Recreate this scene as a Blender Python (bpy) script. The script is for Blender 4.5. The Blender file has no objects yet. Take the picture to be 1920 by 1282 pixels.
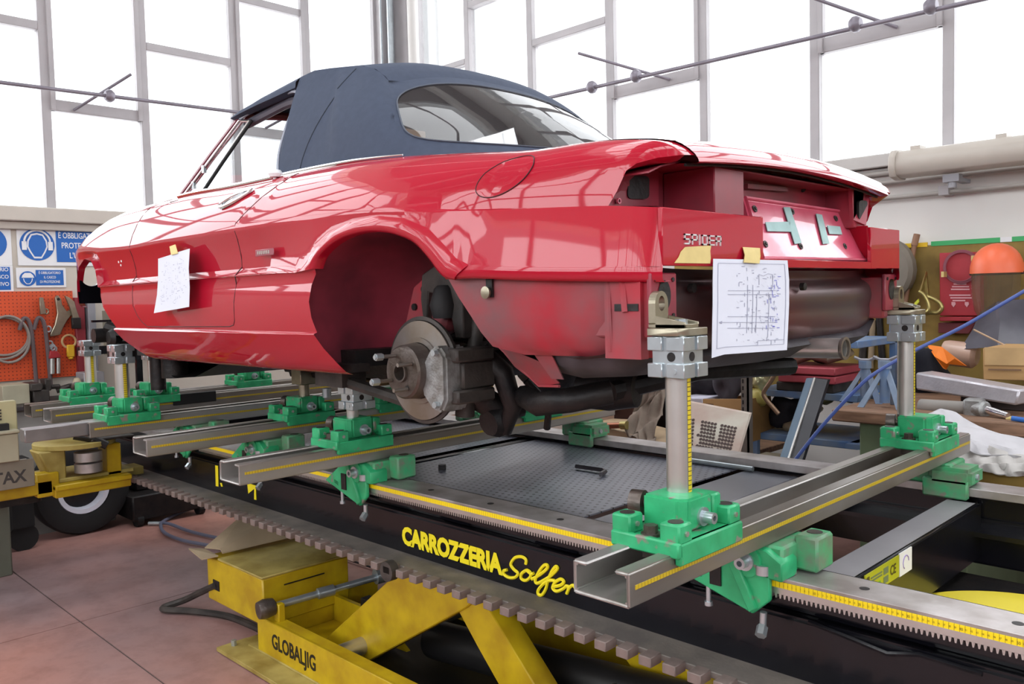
import bpy, bmesh, math, random
from mathutils import Vector, Matrix
random.seed(7)
C = bpy.context.scene.collection
PI = math.pi
# ---------------------------------------------------------------- camera
FPX, AZ, PITCH, ROLL = 1572.69, 2.35562, -0.0538187, -0.0239749
CAM = Vector((0, 0, 1.5))
fw = Vector((math.cos(AZ)*math.cos(PITCH), math.sin(AZ)*math.cos(PITCH), math.sin(PITCH)))
rt0 = fw.cross(Vector((0, 0, 1))).normalized(); up0 = rt0.cross(fw)
rt = math.cos(ROLL)*rt0 + math.sin(ROLL)*up0
up = -math.sin(ROLL)*rt0 + math.cos(ROLL)*up0
cam = bpy.data.cameras.new('camera'); co = bpy.data.objects.new('camera', cam); C.objects.link(co)
cam.sensor_width = 36; cam.lens = FPX/1920*36; cam.clip_start = .05; cam.clip_end = 100
mw = Matrix((rt, up, -fw)).transposed().to_4x4(); mw.translation = CAM
co.matrix_world = mw
bpy.context.scene.camera = co
# ---------------------------------------------------------------- daylight and exposure
sc = bpy.context.scene
sc.view_settings.view_transform = 'Standard'; sc.view_settings.look = 'None'
sc.view_settings.gamma = 1; sc.view_settings.use_curve_mapping = False
sc.view_settings.exposure = -0.32
sc.cycles.use_denoising = True
sc.cycles.max_bounces = 7; sc.cycles.diffuse_bounces = 4; sc.cycles.glossy_bounces = 4
sc.cycles.transmission_bounces = 6; sc.cycles.transparent_max_bounces = 16
sc.cycles.sample_clamp_indirect = 6
w = bpy.data.worlds.new('overcast_sky'); sc.world = w; w.use_nodes = True
w.node_tree.nodes['Background'].inputs[0].default_value = (.93, .965, 1, 1)
w.node_tree.nodes['Background'].inputs[1].default_value = 2.2
def window_light(name, loc, rot, sx, sy, power):
    l = bpy.data.lights.new(name, 'AREA'); l.shape = 'RECTANGLE'; l.size = sx; l.size_y = sy
    l.energy = power; l.color = (.94, .97, 1)
    o = bpy.data.objects.new(name, l); C.objects.link(o); o.location = loc; o.rotation_euler = rot
    return o
window_light('daylight_front', (-7.3, -.4, 3.75), (0, -PI/2, 0), 3.4, 11.4, 560)
window_light('daylight_side', (-.3, 5.8, 3.75), (-PI/2, 0, 0), 12.6, 3.4, 610)
window_light('daylight_behind', (-.3, -6.8, 3.6), (PI/2, 0, 0), 12.6, 3.0, 700)
window_light('daylight_back', (6.8, -.4, 3.6), (0, PI/2, 0), 3.0, 11.4, 450)
window_light('added_roof_light', (-2.9, -.4, 6.9), (0, 0, 0), 1.7, 9.5, 330)  # area light above an added skylight, brightening upward faces
window_light('added_roof_light', (1.6, -.4, 6.9), (0, 0, 0), 1.7, 9.5, 330)  # same for the second added skylight

def at(px, py, X=None, Y=None, Z=None):
    """point of the line of sight through (px,py) on the plane X=, Y= or Z= (real depth)"""
    d = fw + (px-960)/FPX*rt - (py-641)/FPX*up
    if X is not None: t = X/d.x
    elif Y is not None: t = Y/d.y
    else: t = (Z-1.5)/d.z
    return CAM + d*t
# ---------------------------------------------------------------- materials
MATS = {}
def mat(name, col, rough=.5, metal=0, var=.12, vs=6, bump=0, bs=80, coat=0, col2=None, spec=.5, stretch=None):
    if name in MATS: return MATS[name]
    m = bpy.data.materials.new(name); m.use_nodes = True; nt = m.node_tree; b = nt.nodes['Principled BSDF']
    b.inputs['Roughness'].default_value = rough; b.inputs['Metallic'].default_value = metal
    b.inputs['Coat Weight'].default_value = coat; b.inputs['Coat Roughness'].default_value = .03
    b.inputs['Specular IOR Level'].default_value = spec
    c = (*col, 1)
    tc = nt.nodes.new('ShaderNodeTexCoord'); src = tc.outputs['Object']
    if stretch:
        mp = nt.nodes.new('ShaderNodeMapping'); mp.inputs['Scale'].default_value = stretch
        nt.links.new(src, mp.inputs[0]); src = mp.outputs[0]
    if var or col2:
        n = nt.nodes.new('ShaderNodeTexNoise'); n.inputs['Scale'].default_value = vs; n.inputs['Detail'].default_value = 4
        nt.links.new(src, n.inputs['Vector'])
        r = nt.nodes.new('ShaderNodeValToRGB'); r.color_ramp.elements[0].position = .35; r.color_ramp.elements[1].position = .68
        c2 = (*col2, 1) if col2 else tuple(max(0, x*(1-var*2)) for x in col)+(1,)
        r.color_ramp.elements[0].color = c2; r.color_ramp.elements[1].color = c
        nt.links.new(n.outputs[0], r.inputs[0]); nt.links.new(r.outputs[0], b.inputs['Base Color'])
    else: b.inputs['Base Color'].default_value = c
    if bump:
        n2 = nt.nodes.new('ShaderNodeTexNoise'); n2.inputs['Scale'].default_value = bs; n2.inputs['Detail'].default_value = 3
        nt.links.new(src, n2.inputs['Vector'])
        bp = nt.nodes.new('ShaderNodeBump'); bp.inputs['Strength'].default_value = bump; bp.inputs['Distance'].default_value = .004
        nt.links.new(n2.outputs[0], bp.inputs['Height']); nt.links.new(bp.outputs[0], b.inputs['Normal'])
    MATS[name] = m
    return m
def S(r, g, b):   # sRGB 0-255 to linear
    f = lambda v: (v/255/12.92) if v/255 <= .04045 else ((v/255+.055)/1.055)**2.4
    return (f(r), f(g), f(b))
def ticks(name, axis, base, pitch, ink, width=.18):
    m = mat(name, base, .45, var=0); nt = m.node_tree; b = nt.nodes['Principled BSDF']
    tc = nt.nodes.new('ShaderNodeTexCoord'); sp = nt.nodes.new('ShaderNodeSeparateXYZ'); nt.links.new(tc.outputs['Object'], sp.inputs[0])
    def mth(op, a, v=None):
        n = nt.nodes.new('ShaderNodeMath'); n.operation = op
        nt.links.new(a, n.inputs[0])
        if v is not None: n.inputs[1].default_value = v
        return n.outputs[0]
    u = mth('LESS_THAN', mth('FRACT', mth('DIVIDE', sp.outputs[axis], pitch)), width)
    mx = nt.nodes.new('ShaderNodeMix'); mx.data_type = 'RGBA'
    mx.inputs['A'].default_value = (*base, 1); mx.inputs['B'].default_value = (*ink, 1)
    nt.links.new(u, mx.inputs['Factor']); nt.links.new(mx.outputs['Result'], b.inputs['Base Color'])
    return m
def dots(name, base, ax, pitch, rad, ink, rough=.5, metal=0, stagger=False, aniso=(1, 1), see=False):
    m = mat(name, base, rough, metal, var=.1, vs=4); nt = m.node_tree; b = nt.nodes['Principled BSDF']
    tc = nt.nodes.new('ShaderNodeTexCoord'); sp = nt.nodes.new('ShaderNodeSeparateXYZ'); nt.links.new(tc.outputs['Object'], sp.inputs[0])
    def mth(op, a, v=None):
        n = nt.nodes.new('ShaderNodeMath'); n.operation = op
        nt.links.new(a, n.inputs[0])
        if v is None: pass
        elif isinstance(v, (int, float)): n.inputs[1].default_value = v
        else: nt.links.new(v, n.inputs[1])
        return n.outputs[0]
    u = mth('DIVIDE', sp.outputs[ax[0]], pitch*aniso[0]); v = mth('DIVIDE', sp.outputs[ax[1]], pitch*aniso[1])
    if stagger:
        u2 = mth('ADD', u, mth('MULTIPLY', mth('MODULO', mth('FLOOR', v), 2), .5))
    else: u2 = u
    du = mth('SUBTRACT', mth('FRACT', u2), .5); dv = mth('SUBTRACT', mth('FRACT', v), .5)
    d = mth('SQRT', mth('ADD', mth('POWER', du, 2), mth('POWER', dv, 2)))
    hit = mth('LESS_THAN', d, rad)
    old = b.inputs['Base Color'].links[0].from_socket
    mx = nt.nodes.new('ShaderNodeMix'); mx.data_type = 'RGBA'
    nt.links.new(old, mx.inputs['A']); mx.inputs['B'].default_value = (*ink, 1)
    nt.links.new(hit, mx.inputs['Factor']); nt.links.new(mx.outputs['Result'], b.inputs['Base Color'])
    return m
def glass(name, tint=(1, 1, 1), gl=.08, haze=0, hazecol=(.5, .5, .5), mx_=.7):
    m = bpy.data.materials.new(name); m.use_nodes = True; nt = m.node_tree; nt.nodes.clear()
    o = nt.nodes.new('ShaderNodeOutputMaterial'); t = nt.nodes.new('ShaderNodeBsdfTransparent'); t.inputs[0].default_value = (*tint, 1)
    g = nt.nodes.new('ShaderNodeBsdfGlossy'); g.inputs['Roughness'].default_value = .02
    lw = nt.nodes.new('ShaderNodeLayerWeight'); lw.inputs[0].default_value = .25
    mr = nt.nodes.new('ShaderNodeMapRange'); mr.inputs['To Min'].default_value = gl; mr.inputs['To Max'].default_value = mx_
    nt.links.new(lw.outputs['Fresnel'], mr.inputs[0])
    base = t.outputs[0]
    if haze:
        d = nt.nodes.new('ShaderNodeBsdfDiffuse'); d.inputs[0].default_value = (*hazecol, 1)
        m2 = nt.nodes.new('ShaderNodeMixShader'); m2.inputs[0].default_value = haze
        nt.links.new(t.outputs[0], m2.inputs[1]); nt.links.new(d.outputs[0], m2.inputs[2]); base = m2.outputs[0]
    mx = nt.nodes.new('ShaderNodeMixShader'); nt.links.new(mr.outputs[0], mx.inputs[0])
    nt.links.new(base, mx.inputs[1]); nt.links.new(g.outputs[0], mx.inputs[2]); nt.links.new(mx.outputs[0], o.inputs[0])
    MATS[name] = m; return m
# paints and metals
RED = mat('red_car_paint', (.41, .002, .020), .6, 0, var=0, coat=1, spec=.12)
REDDULL = mat('dusty_red_primer', S(168, 34, 50), .5, 0, col2=S(122, 78, 82), vs=5.5, bump=.15, bs=30)
REDIN = mat('red_inner_metal', S(158, 44, 62), .38, 0, col2=S(124, 50, 62), vs=6)
REDSHEEN = mat('red_sheen_plate', S(222, 110, 135), .25, 0, col2=S(200, 72, 98), vs=5, coat=.6)  # pinkish reflection on the red plate put into its pale colour
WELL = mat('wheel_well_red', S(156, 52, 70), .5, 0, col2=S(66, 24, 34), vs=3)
PRIMER = mat('bare_rear_panel', S(96, 84, 84), .33, .55, col2=S(112, 58, 60), vs=2.6, stretch=(1, .6, 2.5))
CANVAS = mat('blue_black_canvas', S(66, 74, 92), .85, 0, var=.06, vs=40, bump=.25, bs=900, spec=.3)
CHROME = mat('chrome', (.82, .82, .84), .12, 1, var=0)
STEEL = mat('brushed_steel', S(206, 204, 200), .34, .85, var=.05, vs=12, bump=.04, bs=200)
RAILS = mat('rail_steel', S(190, 184, 184), .36, .6, col2=S(150, 142, 138), vs=9, bump=.1, bs=60)
BEAM = mat('beam_steel', S(186, 184, 182), .34, .7, col2=S(134, 124, 114), vs=5, stretch=(1, .25, 1), bump=.08, bs=70)
ZINC = mat('zinc_plated_steel', S(196, 205, 210), .3, .75, var=.08, vs=20)
NICKEL = mat('dull_nickel', S(168, 160, 140), .35, .85, var=.1, vs=25)
GREEN = mat('green_enamel', S(56, 182, 122), .38, 0, col2=S(40, 150, 98), vs=14, bump=.12, bs=90)
GREENW = mat('worn_green_enamel', S(60, 168, 112), .5, 0, col2=S(110, 132, 108), vs=22, bump=.2, bs=70)
BLACK = mat('black_gloss_enamel', S(17, 17, 23), .25, 0, var=.15, vs=8, bump=.04, bs=40, coat=.12, spec=.35)
BLKDUST = mat('dusty_black_metal', S(74, 68, 64), .55, .2, col2=S(48, 44, 42), vs=11, bump=.25, bs=90)
BLKOIL = mat('oily_black_iron', S(22, 21, 23), .5, .3, col2=S(40, 35, 34), vs=14, bump=.5, bs=50)
RUBBER = mat('black_rubber', S(26, 26, 28), .7, 0, var=.1, bump=.1)
YELLOW = mat('yellow_enamel', S(206, 176, 22), .42, 0, col2=S(176, 142, 18), vs=8, bump=.1, bs=60)
YELDUST = mat('dusty_yellow_enamel', S(186, 168, 96), .6, 0, col2=S(140, 118, 50), vs=7, bump=.2, bs=60)
LETY = mat('yellow_sticker', S(246, 226, 30), .5, 0, var=0)
GREY = mat('grey_painted_steel', S(150, 150, 156), .4, .1, var=.06)
IRON = mat('cast_iron', S(110, 102, 98), .42, .7, col2=S(80, 70, 62), vs=18, bump=.3, bs=120)
RUST = mat('worn_disc_iron', S(150, 144, 140), .36, .75, col2=S(134, 122, 108), vs=9)
ALU = mat('cast_aluminium', S(170, 172, 172), .45, .6, col2=S(130, 128, 124), vs=30, bump=.3, bs=150)
PAPER = mat('white_paper', S(218, 221, 234), .8, 0, var=.02)
INK = mat('grey_pencil_ink', S(150, 152, 172), .9, 0, var=0)
MASK = mat('masking_tape', S(222, 200, 132), .7, 0, var=.06, vs=20)
CREAM = mat('cream_plaster', S(206, 198, 186), .8, 0, var=.04, vs=2, bump=.06, bs=20)
FRAME = mat('grey_window_frame', S(176, 172, 174), .55, 0, var=.06, vs=4)
WHITEW = mat('white_wall_paint', S(226, 224, 220), .75, 0, var=.03, vs=2)
BLUES = mat('blue_sign_print', S(28, 98, 180), .5, 0, var=0)
LETS = mat('letter_silver', (.8, .8, .82), .28, .7, var=0)
WHT = mat('white_print', S(232, 232, 234), .55, 0, var=.02)
OCHRE = mat('ochre_board', S(160, 134, 66), .7, 0, col2=S(120, 98, 44), vs=5)
ORANGE = dots('orange_pegboard', S(222, 84, 40), (1, 2), .025, .16, S(120, 40, 24), .55)
BEIGE = mat('beige_leather', S(190, 158, 122), .6, 0, var=.05)
CARD = mat('brown_cardboard', S(196, 156, 104), .8, 0, var=.08, vs=6)
CARDD = mat('dusty_cardboard', S(170, 150, 122), .85, 0, var=.1, vs=6)
BLUE = mat('blue_painted_steel', S(84, 124, 176), .5, 0, col2=S(120, 134, 150), vs=9)
WOOD = mat('worn_brown_wood', S(146, 112, 88), .7, 0, col2=S(110, 82, 62), vs=8, stretch=(1, 6, 6))
TAPEX = ticks('yellow_rule_lengthwise', 0, S(246, 216, 20), .01, S(176, 146, 14), .12)
TAPEY = ticks('yellow_rule_crosswise', 1, S(198, 170, 36), .01, S(150, 126, 34), .2)
TAPEZ = ticks('yellow_rule_upright', 2, S(214, 190, 40), .01, S(96, 78, 20), .2)
PANE = glass('window_pane_glass', (1, 1, 1), .03)
CARGLASS = glass('car_glass', (.95, .98, .98), .03, mx_=.25)
VINYL = glass('smoky_clear_vinyl', (.72, .72, .72), .04, .22, S(104, 98, 98), mx_=.6)
# ---------------------------------------------------------------- mesh helpers
class MB:
    def __init__(s): s.v = []; s.f = []
    def add(s, vs, fs, M=None):
        n = len(s.v)
        s.v += [(M @ Vector(p)) if M else Vector(p) for p in vs]
        s.f += [tuple(i+n for i in f) for f in fs]; return s
    def box(s, x0, x1, y0, y1, z0, z1, M=None):
        vs = [(x, y, z) for z in (z0, z1) for y in (y0, y1) for x in (x0, x1)]
        return s.add(vs, [(0, 2, 3, 1), (4, 5, 7, 6), (0, 1, 5, 4), (2, 6, 7, 3), (0, 4, 6, 2), (1, 3, 7, 5)], M)
    def cbox(s, c, d, M=None):
        return s.box(c[0]-d[0]/2, c[0]+d[0]/2, c[1]-d[1]/2, c[1]+d[1]/2, c[2]-d[2]/2, c[2]+d[2]/2, M)
    def cyl(s, a, b, r, r2=None, n=20, caps=True, inner=None):
        a = Vector(a); b = Vector(b); r2 = r if r2 is None else r2
        z = (b-a).normalized(); x = z.orthogonal().normalized(); y = z.cross(x)
        ring = lambda p, q: [p+q*(math.cos(2*PI*i/n)*x+math.sin(2*PI*i/n)*y) for i in range(n)]
        if inner:
            vs = ring(a, r)+ring(b, r2)+ring(b, inner)+ring(a, inner); k = 4
            fs = [(q*n+i, q*n+(i+1) % n, ((q+1) % 4)*n+(i+1) % n, ((q+1) % 4)*n+i) for q in range(4) for i in range(n)]
        else:
            vs = ring(a, r)+ring(b, r2)
            fs = [(i, (i+1) % n, n+(i+1) % n, n+i) for i in range(n)]
            if caps: fs += [tuple(range(n-1, -1, -1)), tuple(range(n, 2*n))]
        return s.add(vs, fs)
    def lathe(s, prof, o, axis, n=28, ref=None):   # prof: (radius, height along axis)
        o = Vector(o); z = Vector(axis).normalized(); x = z.orthogonal().normalized(); y = z.cross(x)
        vs = []; fs = []
        for r, h in prof: vs += [o+z*h+r*(math.cos(2*PI*i/n)*x+math.sin(2*PI*i/n)*y) for i in range(n)]
        for k in range(len(prof)-1): fs += [(k*n+i, k*n+(i+1) % n, (k+1)*n+(i+1) % n, (k+1)*n+i) for i in range(n)]
        return s.add(vs, fs)
    def tube(s, pts, r, n=8, closed=False, sm=0):
        pts = [Vector(p) for p in pts]
        if sm: pts = smooth(pts, sm, closed)
        N = len(pts); vs = []; fs = []; prev = None
        for i, p in enumerate(pts):
            if closed: t = pts[(i+1) % N]-pts[i-1]
            else: t = pts[min(i+1, N-1)]-pts[max(i-1, 0)]
            t.normalize()
            if prev is None: x = t.orthogonal().normalized()
            else: x = (prev-t*prev.dot(t)).normalized()
            prev = x; y = t.cross(x); rr = r(i/(N-1)) if callable(r) else r
            vs += [p+rr*(math.cos(2*PI*k/n)*x+math.sin(2*PI*k/n)*y) for k in range(n)]
        for i in range(N if closed else N-1):
            j = (i+1) % N; fs += [(i*n+k, i*n+(k+1) % n, j*n+(k+1) % n, j*n+k) for k in range(n)]
        if not closed: fs += [tuple(range(n-1, -1, -1)), tuple((N-1)*n+k for k in range(n))]
        return s.add(vs, fs)
    def prism(s, poly, ext, M=None):               # polygon of 3D points pushed along ext
        n = len(poly); e = Vector(ext); P = [Vector(p) for p in poly]
        return s.add(P+[p+e for p in P], [tuple(range(n-1, -1, -1)), tuple(range(n, 2*n))]+[(i, (i+1) % n, n+(i+1) % n, n+i) for i in range(n)], M)
    def grid(s, rows, flip=False):
        n = len(rows[0]); vs = [p for r in rows for p in r]; fs = []
        for i in range(len(rows)-1):
            for j in range(n-1):
                f = (i*n+j, i*n+j+1, (i+1)*n+j+1, (i+1)*n+j); fs.append(f[::-1] if flip else f)
        return s.add(vs, fs)
    def sheet(s, rows, th, nrm):                    # grid with thickness
        e = Vector(nrm)*th; a = [[Vector(p) for p in r] for r in rows]; b = [[p+e for p in r] for r in a]
        s.grid(a); s.grid(b, True)
        R = len(a); K = len(a[0])
        for seq in ([(0, j) for j in range(K)], [(R-1, j) for j in range(K)], [(i, 0) for i in range(R)], [(i, K-1) for i in range(R)]):
            s.grid([[a[i][j] for i, j in seq], [b[i][j] for i, j in seq]])
        return s
    def quad(s, *p): return s.add(p, [tuple(range(len(p)))])
def smooth(pts, k=6, closed=False):
    pts = [Vector(p) for p in pts]; out = []; N = len(pts)
    g = (lambda i: pts[i % N]) if closed else (lambda i: pts[max(0, min(N-1, i))])
    for i in range(N if closed else N-1):
        a, b, c, d = g(i-1), g(i), g(i+1), g(i+2)
        for q in range(k):
            t = q/k; out.append(.5*((2*b)+(c-a)*t+(2*a-5*b+4*c-d)*t*t+(3*b-a-3*c+d)*t**3))
    if not closed: out.append(pts[-1])
    return out
def resample(pts, n):
    pts = [Vector(p) for p in pts]; L = [0]
    for a, b in zip(pts, pts[1:]): L.append(L[-1]+(b-a).length)
    out = []; k = 0
    for i in range(n):
        t = L[-1]*i/(n-1)
        while k < len(L)-2 and L[k+1] < t: k += 1
        out.append(pts[k].lerp(pts[k+1], (t-L[k])/max(1e-9, L[k+1]-L[k])))
    return out
def interp(x, tab):
    if x <= tab[0][0]: return tab[0][1]
    for (a, p), (b, q) in zip(tab, tab[1:]):
        if x <= b: return p+(q-p)*(x-a)/(b-a)
    return tab[-1][1]
def sinterp(x, tab):                                 # smooth (catmull) version
    n = len(tab)
    if x <= tab[0][0]: return tab[0][1]
    if x >= tab[-1][0]: return tab[-1][1]
    for i in range(n-1):
        if x <= tab[i+1][0]: break
    x0, y0 = tab[i]; x1, y1 = tab[i+1]; h = x1-x0
    d = lambda k: 0 if k <= 0 or k >= n-1 else (0 if (tab[k+1][1]-tab[k][1])*(tab[k][1]-tab[k-1][1]) <= 0 else (tab[k+1][1]-tab[k-1][1])/(tab[k+1][0]-tab[k-1][0]))
    t = (x-x0)/h; m0 = d(i) if i else (y1-y0)/h; m1 = d(i+1) if i < n-2 else (y1-y0)/h
    return (2*t**3-3*t*t+1)*y0+(t**3-2*t*t+t)*h*m0+(-2*t**3+3*t*t)*y1+(t**3-t*t)*h*m1
def tag(o, label=None, cat=None, group=None, kind=None):
    if label: o['label'] = label
    if cat: o['category'] = cat
    if group: o['group'] = group
    if kind: o['kind'] = kind
    return o
def obj(name, mb, m, parent=None, smooth=False, bevel=0, angle=40, seg=1, norm=False):
    me = bpy.data.meshes.new(name); me.from_pydata([tuple(v) for v in mb.v], [], mb.f)
    bm = bmesh.new(); bm.from_mesh(me)
    if norm or bevel or smooth: bmesh.ops.remove_doubles(bm, verts=bm.verts, dist=1e-5)
    bmesh.ops.recalc_face_normals(bm, faces=bm.faces)
    if bevel:
        es = [e for e in bm.edges if len(e.link_faces) == 2 and e.calc_face_angle(0) > .6]
        bmesh.ops.bevel(bm, geom=es, offset=bevel, segments=seg, affect='EDGES', clamp_overlap=True)
    bm.to_mesh(me); bm.free()
    me.materials.append(m)
    if smooth or bevel:
        me.polygons.foreach_set('use_smooth', [True]*len(me.polygons)); me.set_sharp_from_angle(angle=math.radians(angle))
    me.update()
    o = bpy.data.objects.new(name, me); C.objects.link(o)
    if parent:
        o.parent = parent; o.matrix_parent_inverse = rootmat(parent).inverted()
    return o
for gm in (GREEN, GREENW):      # chips and grease worn through the enamel
    nt = gm.node_tree; b = nt.nodes['Principled BSDF']; old = b.inputs['Base Color'].links[0].from_socket
    n = nt.nodes.new('ShaderNodeTexNoise'); n.inputs['Scale'].default_value = 26; n.inputs['Detail'].default_value = 6
    tc = nt.nodes.new('ShaderNodeTexCoord'); nt.links.new(tc.outputs['Object'], n.inputs['Vector'])
    r = nt.nodes.new('ShaderNodeValToRGB'); r.color_ramp.elements[0].position = .62; r.color_ramp.elements[0].color = (0, 0, 0, 1)
    r.color_ramp.elements[1].position = .68; r.color_ramp.elements[1].color = (1, 1, 1, 1); nt.links.new(n.outputs[0], r.inputs[0])
    mx = nt.nodes.new('ShaderNodeMix'); mx.data_type = 'RGBA'; nt.links.new(r.outputs[0], mx.inputs['Factor'])
    nt.links.new(old, mx.inputs['A']); mx.inputs['B'].default_value = (*S(128, 124, 112), 1); nt.links.new(mx.outputs['Result'], b.inputs['Base Color'])
def objs(name, mb, m, parent=None, **k):
    par = list(range(len(mb.v)))
    def fd(a):
        while par[a] != a: par[a] = par[par[a]]; a = par[a]
        return a
    for f in mb.f:
        for i in f[1:]: par[fd(i)] = fd(f[0])
    grp = {}
    for f in mb.f: grp.setdefault(fd(f[0]), []).append(f)
    out = []
    for fs in grp.values():
        ids = sorted({i for f in fs for i in f}); mp = {a: b for b, a in enumerate(ids)}
        q = MB(); q.add([mb.v[i] for i in ids], [tuple(mp[i] for i in f) for f in fs]); out.append(obj(name, q, m, parent, **k))
    return out
def rootmat(o):
    m = Matrix.Translation(o.location)
    if o.parent: m = rootmat(o.parent) @ o.matrix_parent_inverse @ m
    return m
def thing(name, label, cat, loc=(0, 0, 0), group=None):
    o = bpy.data.objects.new(name, None); C.objects.link(o); o.location = loc
    o.empty_display_size = .1
    return tag(o, label, cat, group)
def struct(name, mb, m, parent=None, **k):
    o = obj(name, mb, m, parent, **k)
    if not parent: o['kind'] = 'structure'
    return o
def dup(root, loc, label=None, rz=0):
    r = root.copy(); C.objects.link(r); r.location = loc; r.rotation_euler = (0, 0, rz)
    if label: r['label'] = label
    def rec(a, b):
        for ch in list(a.children):
            c = ch.copy(); C.objects.link(c); c.parent = b; rec(ch, c)
    rec(root, r)
    return r
def text(name, s, m, parent, origin, xdir, ydir, h, depth=.001, offset=0, sx=1, spacing=1, align='LEFT'):
    cu = bpy.data.curves.new(name, 'FONT'); cu.body = s; cu.size = 1; cu.offset = offset; cu.space_character = spacing
    cu.align_x = align; cu.extrude = 0; cu.resolution_u = 3
    t = bpy.data.objects.new(name, cu); C.objects.link(t)
    dg = bpy.context.evaluated_depsgraph_get(); me = bpy.data.meshes.new_from_object(t.evaluated_get(dg))
    bpy.data.objects.remove(t)
    X = Vector(xdir).normalized(); Y = Vector(ydir).normalized(); N = X.cross(Y)
    k = h/.72
    O = Vector(origin)
    vs = [O+X*(v.co.x*k*sx)+Y*(v.co.y*k) for v in me.vertices]; fs = [tuple(p.vertices) for p in me.polygons]
    bpy.data.meshes.remove(me)
    me2 = bpy.data.meshes.new(name)
    n = len(vs)
    if depth:
        from collections import Counter
        ec = Counter(); d = {}
        for f in fs:
            for a, b in zip(f, f[1:]+f[:1]): ec[tuple(sorted((a, b)))] += 1; d[tuple(sorted((a, b)))] = (a, b)
        allf = list(fs)+[tuple(i+n for i in f) for f in fs]
        for e, c in ec.items():
            if c == 1: a, b = d[e]; allf.append((a, b, b+n, a+n))
        vs2 = vs+[v+N*depth for v in vs]; me2.from_pydata([tuple(v) for v in vs2], [], allf)
        bm = bmesh.new(); bm.from_mesh(me2); bmesh.ops.recalc_face_normals(bm, faces=bm.faces); bm.to_mesh(me2); bm.free()
    else: me2.from_pydata([tuple(v) for v in vs], [], fs)
    me2.materials.append(m); o = bpy.data.objects.new(name, me2); C.objects.link(o)
    if parent: o.parent = parent; o.matrix_parent_inverse = rootmat(parent).inverted()
    return o
# ================================================================ the room
def floor_mat():
    m = mat('worn_red_concrete', S(188, 130, 114), .42, 0, col2=S(152, 130, 132), vs=.55, bump=.05, bs=9)
    nt = m.node_tree; b = nt.nodes['Principled BSDF']
    old = b.inputs['Base Color'].links[0].from_socket
    n = nt.nodes.new('ShaderNodeTexNoise'); n.inputs['Scale'].default_value = 7; n.inputs['Detail'].default_value = 8; n.inputs['Roughness'].default_value = .7
    tc = nt.nodes.new('ShaderNodeTexCoord'); nt.links.new(tc.outputs['Object'], n.inputs['Vector'])
    r = nt.nodes.new('ShaderNodeValToRGB'); r.color_ramp.elements[0].position = .3; r.color_ramp.elements[0].color = (.6, .54, .52, 1)
    r.color_ramp.elements[1].position = .55; r.color_ramp.elements[1].color = (1, 1, 1, 1); nt.links.new(n.outputs[0], r.inputs[0])
    mx = nt.nodes.new('ShaderNodeMix'); mx.data_type = 'RGBA'; mx.blend_type = 'MULTIPLY'; mx.inputs['Factor'].default_value = .6
    nt.links.new(old, mx.inputs['A']); nt.links.new(r.outputs[0], mx.inputs['B']); nt.links.new(mx.outputs['Result'], b.inputs['Base Color'])
    return m
FLOORM = floor_mat()
XA, YB = -6.6, 5.1
fl = struct('floor', MB().box(-6.9, 6.3, -6.3, 5.4, -.15, 0), mat('floor_joint_filler', S(92, 80, 78), .8, var=.1))
# slabs poured between control joints
xs = [-6.6, -4.25, -1.9, .45, 2.8, 6.0]; ys = [-6, -3.6, -1.2, 1.3, 3.8, 5.1]
for i in range(5):
    for j in range(5):
        g = .004
        obj('slab', MB().box(xs[i]+g, xs[i+1]-g, ys[j]+g, ys[j+1]-g, -.01, .004), FLOORM, fl)
wl = struct('wall_left', MB().box(XA-.25, XA, -6, YB, 0, 2.08), CREAM)
obj('lintel', MB().box(XA-.25, XA, -6, YB, 5.3, 6.2), CREAM, wl)
wr = struct('wall_right', MB().box(XA-.25, 6, YB, YB+.25, 0, 2.2), WHITEW)
obj('lintel', MB().box(XA-.25, 6, YB, YB+.25, 5.3, 6.2), WHITEW, wr)
DARKWALL = mat('darkened_unseen_wall', S(78, 72, 68), .8, var=.1, vs=1)  # unseen walls made dark to weaken their reflection in the car paint
wb = struct('wall_behind', MB().box(XA-.25, 6.25, -6.25, -6, 0, 2.3), DARKWALL)
obj('lintel', MB().box(XA-.25, 6.25, -6.25, -6, 5.0, 6.2), CREAM, wb)
wk = struct('wall_back', MB().box(6, 6.25, -6, YB+.25, 0, 2.3), DARKWALL)
obj('lintel', MB().box(6, 6.25, -6, YB+.25, 5.0, 6.2), CREAM, wk)
cm_ = MB()
for a_, b_ in ((XA-.3, -3.75), (-2.05, .75), (2.45, 6.3)): cm_.box(a_, b_, -6.3, YB+.3, 6.2, 6.4)
for a_, b_ in ((-3.75, -2.05), (.75, 2.45)): cm_.box(a_, b_, -6.3, -5.2, 6.2, 6.4).box(a_, b_, 4.4, YB+.3, 6.2, 6.4)
ce = struct('ceiling', cm_, mat('darkened_ceiling', S(128, 126, 128), .8, var=.02))  # ceiling greyed so the car paint reflects less of it
for a_ in (-3.75, .75):  # unseen skylights, added to throw light on horizontal surfaces
    for k in range(8): obj('added_skylight_pane', MB().box(a_, a_+1.68, -5.2+k*1.2+.02, -5.2+k*1.2+1.18, 6.30, 6.305), PANE, ce); obj('added_skylight_bar', MB().box(a_, a_+1.7, -5.2+k*1.2-.025, -5.2+k*1.2+.025, 6.22, 6.32), FRAME, ce)
for k in range(5): obj('rafter', MB().box(XA, 6, -5+k*2.3, -4.8+k*2.3, 5.9, 6.2), WHITEW, ce)
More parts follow.
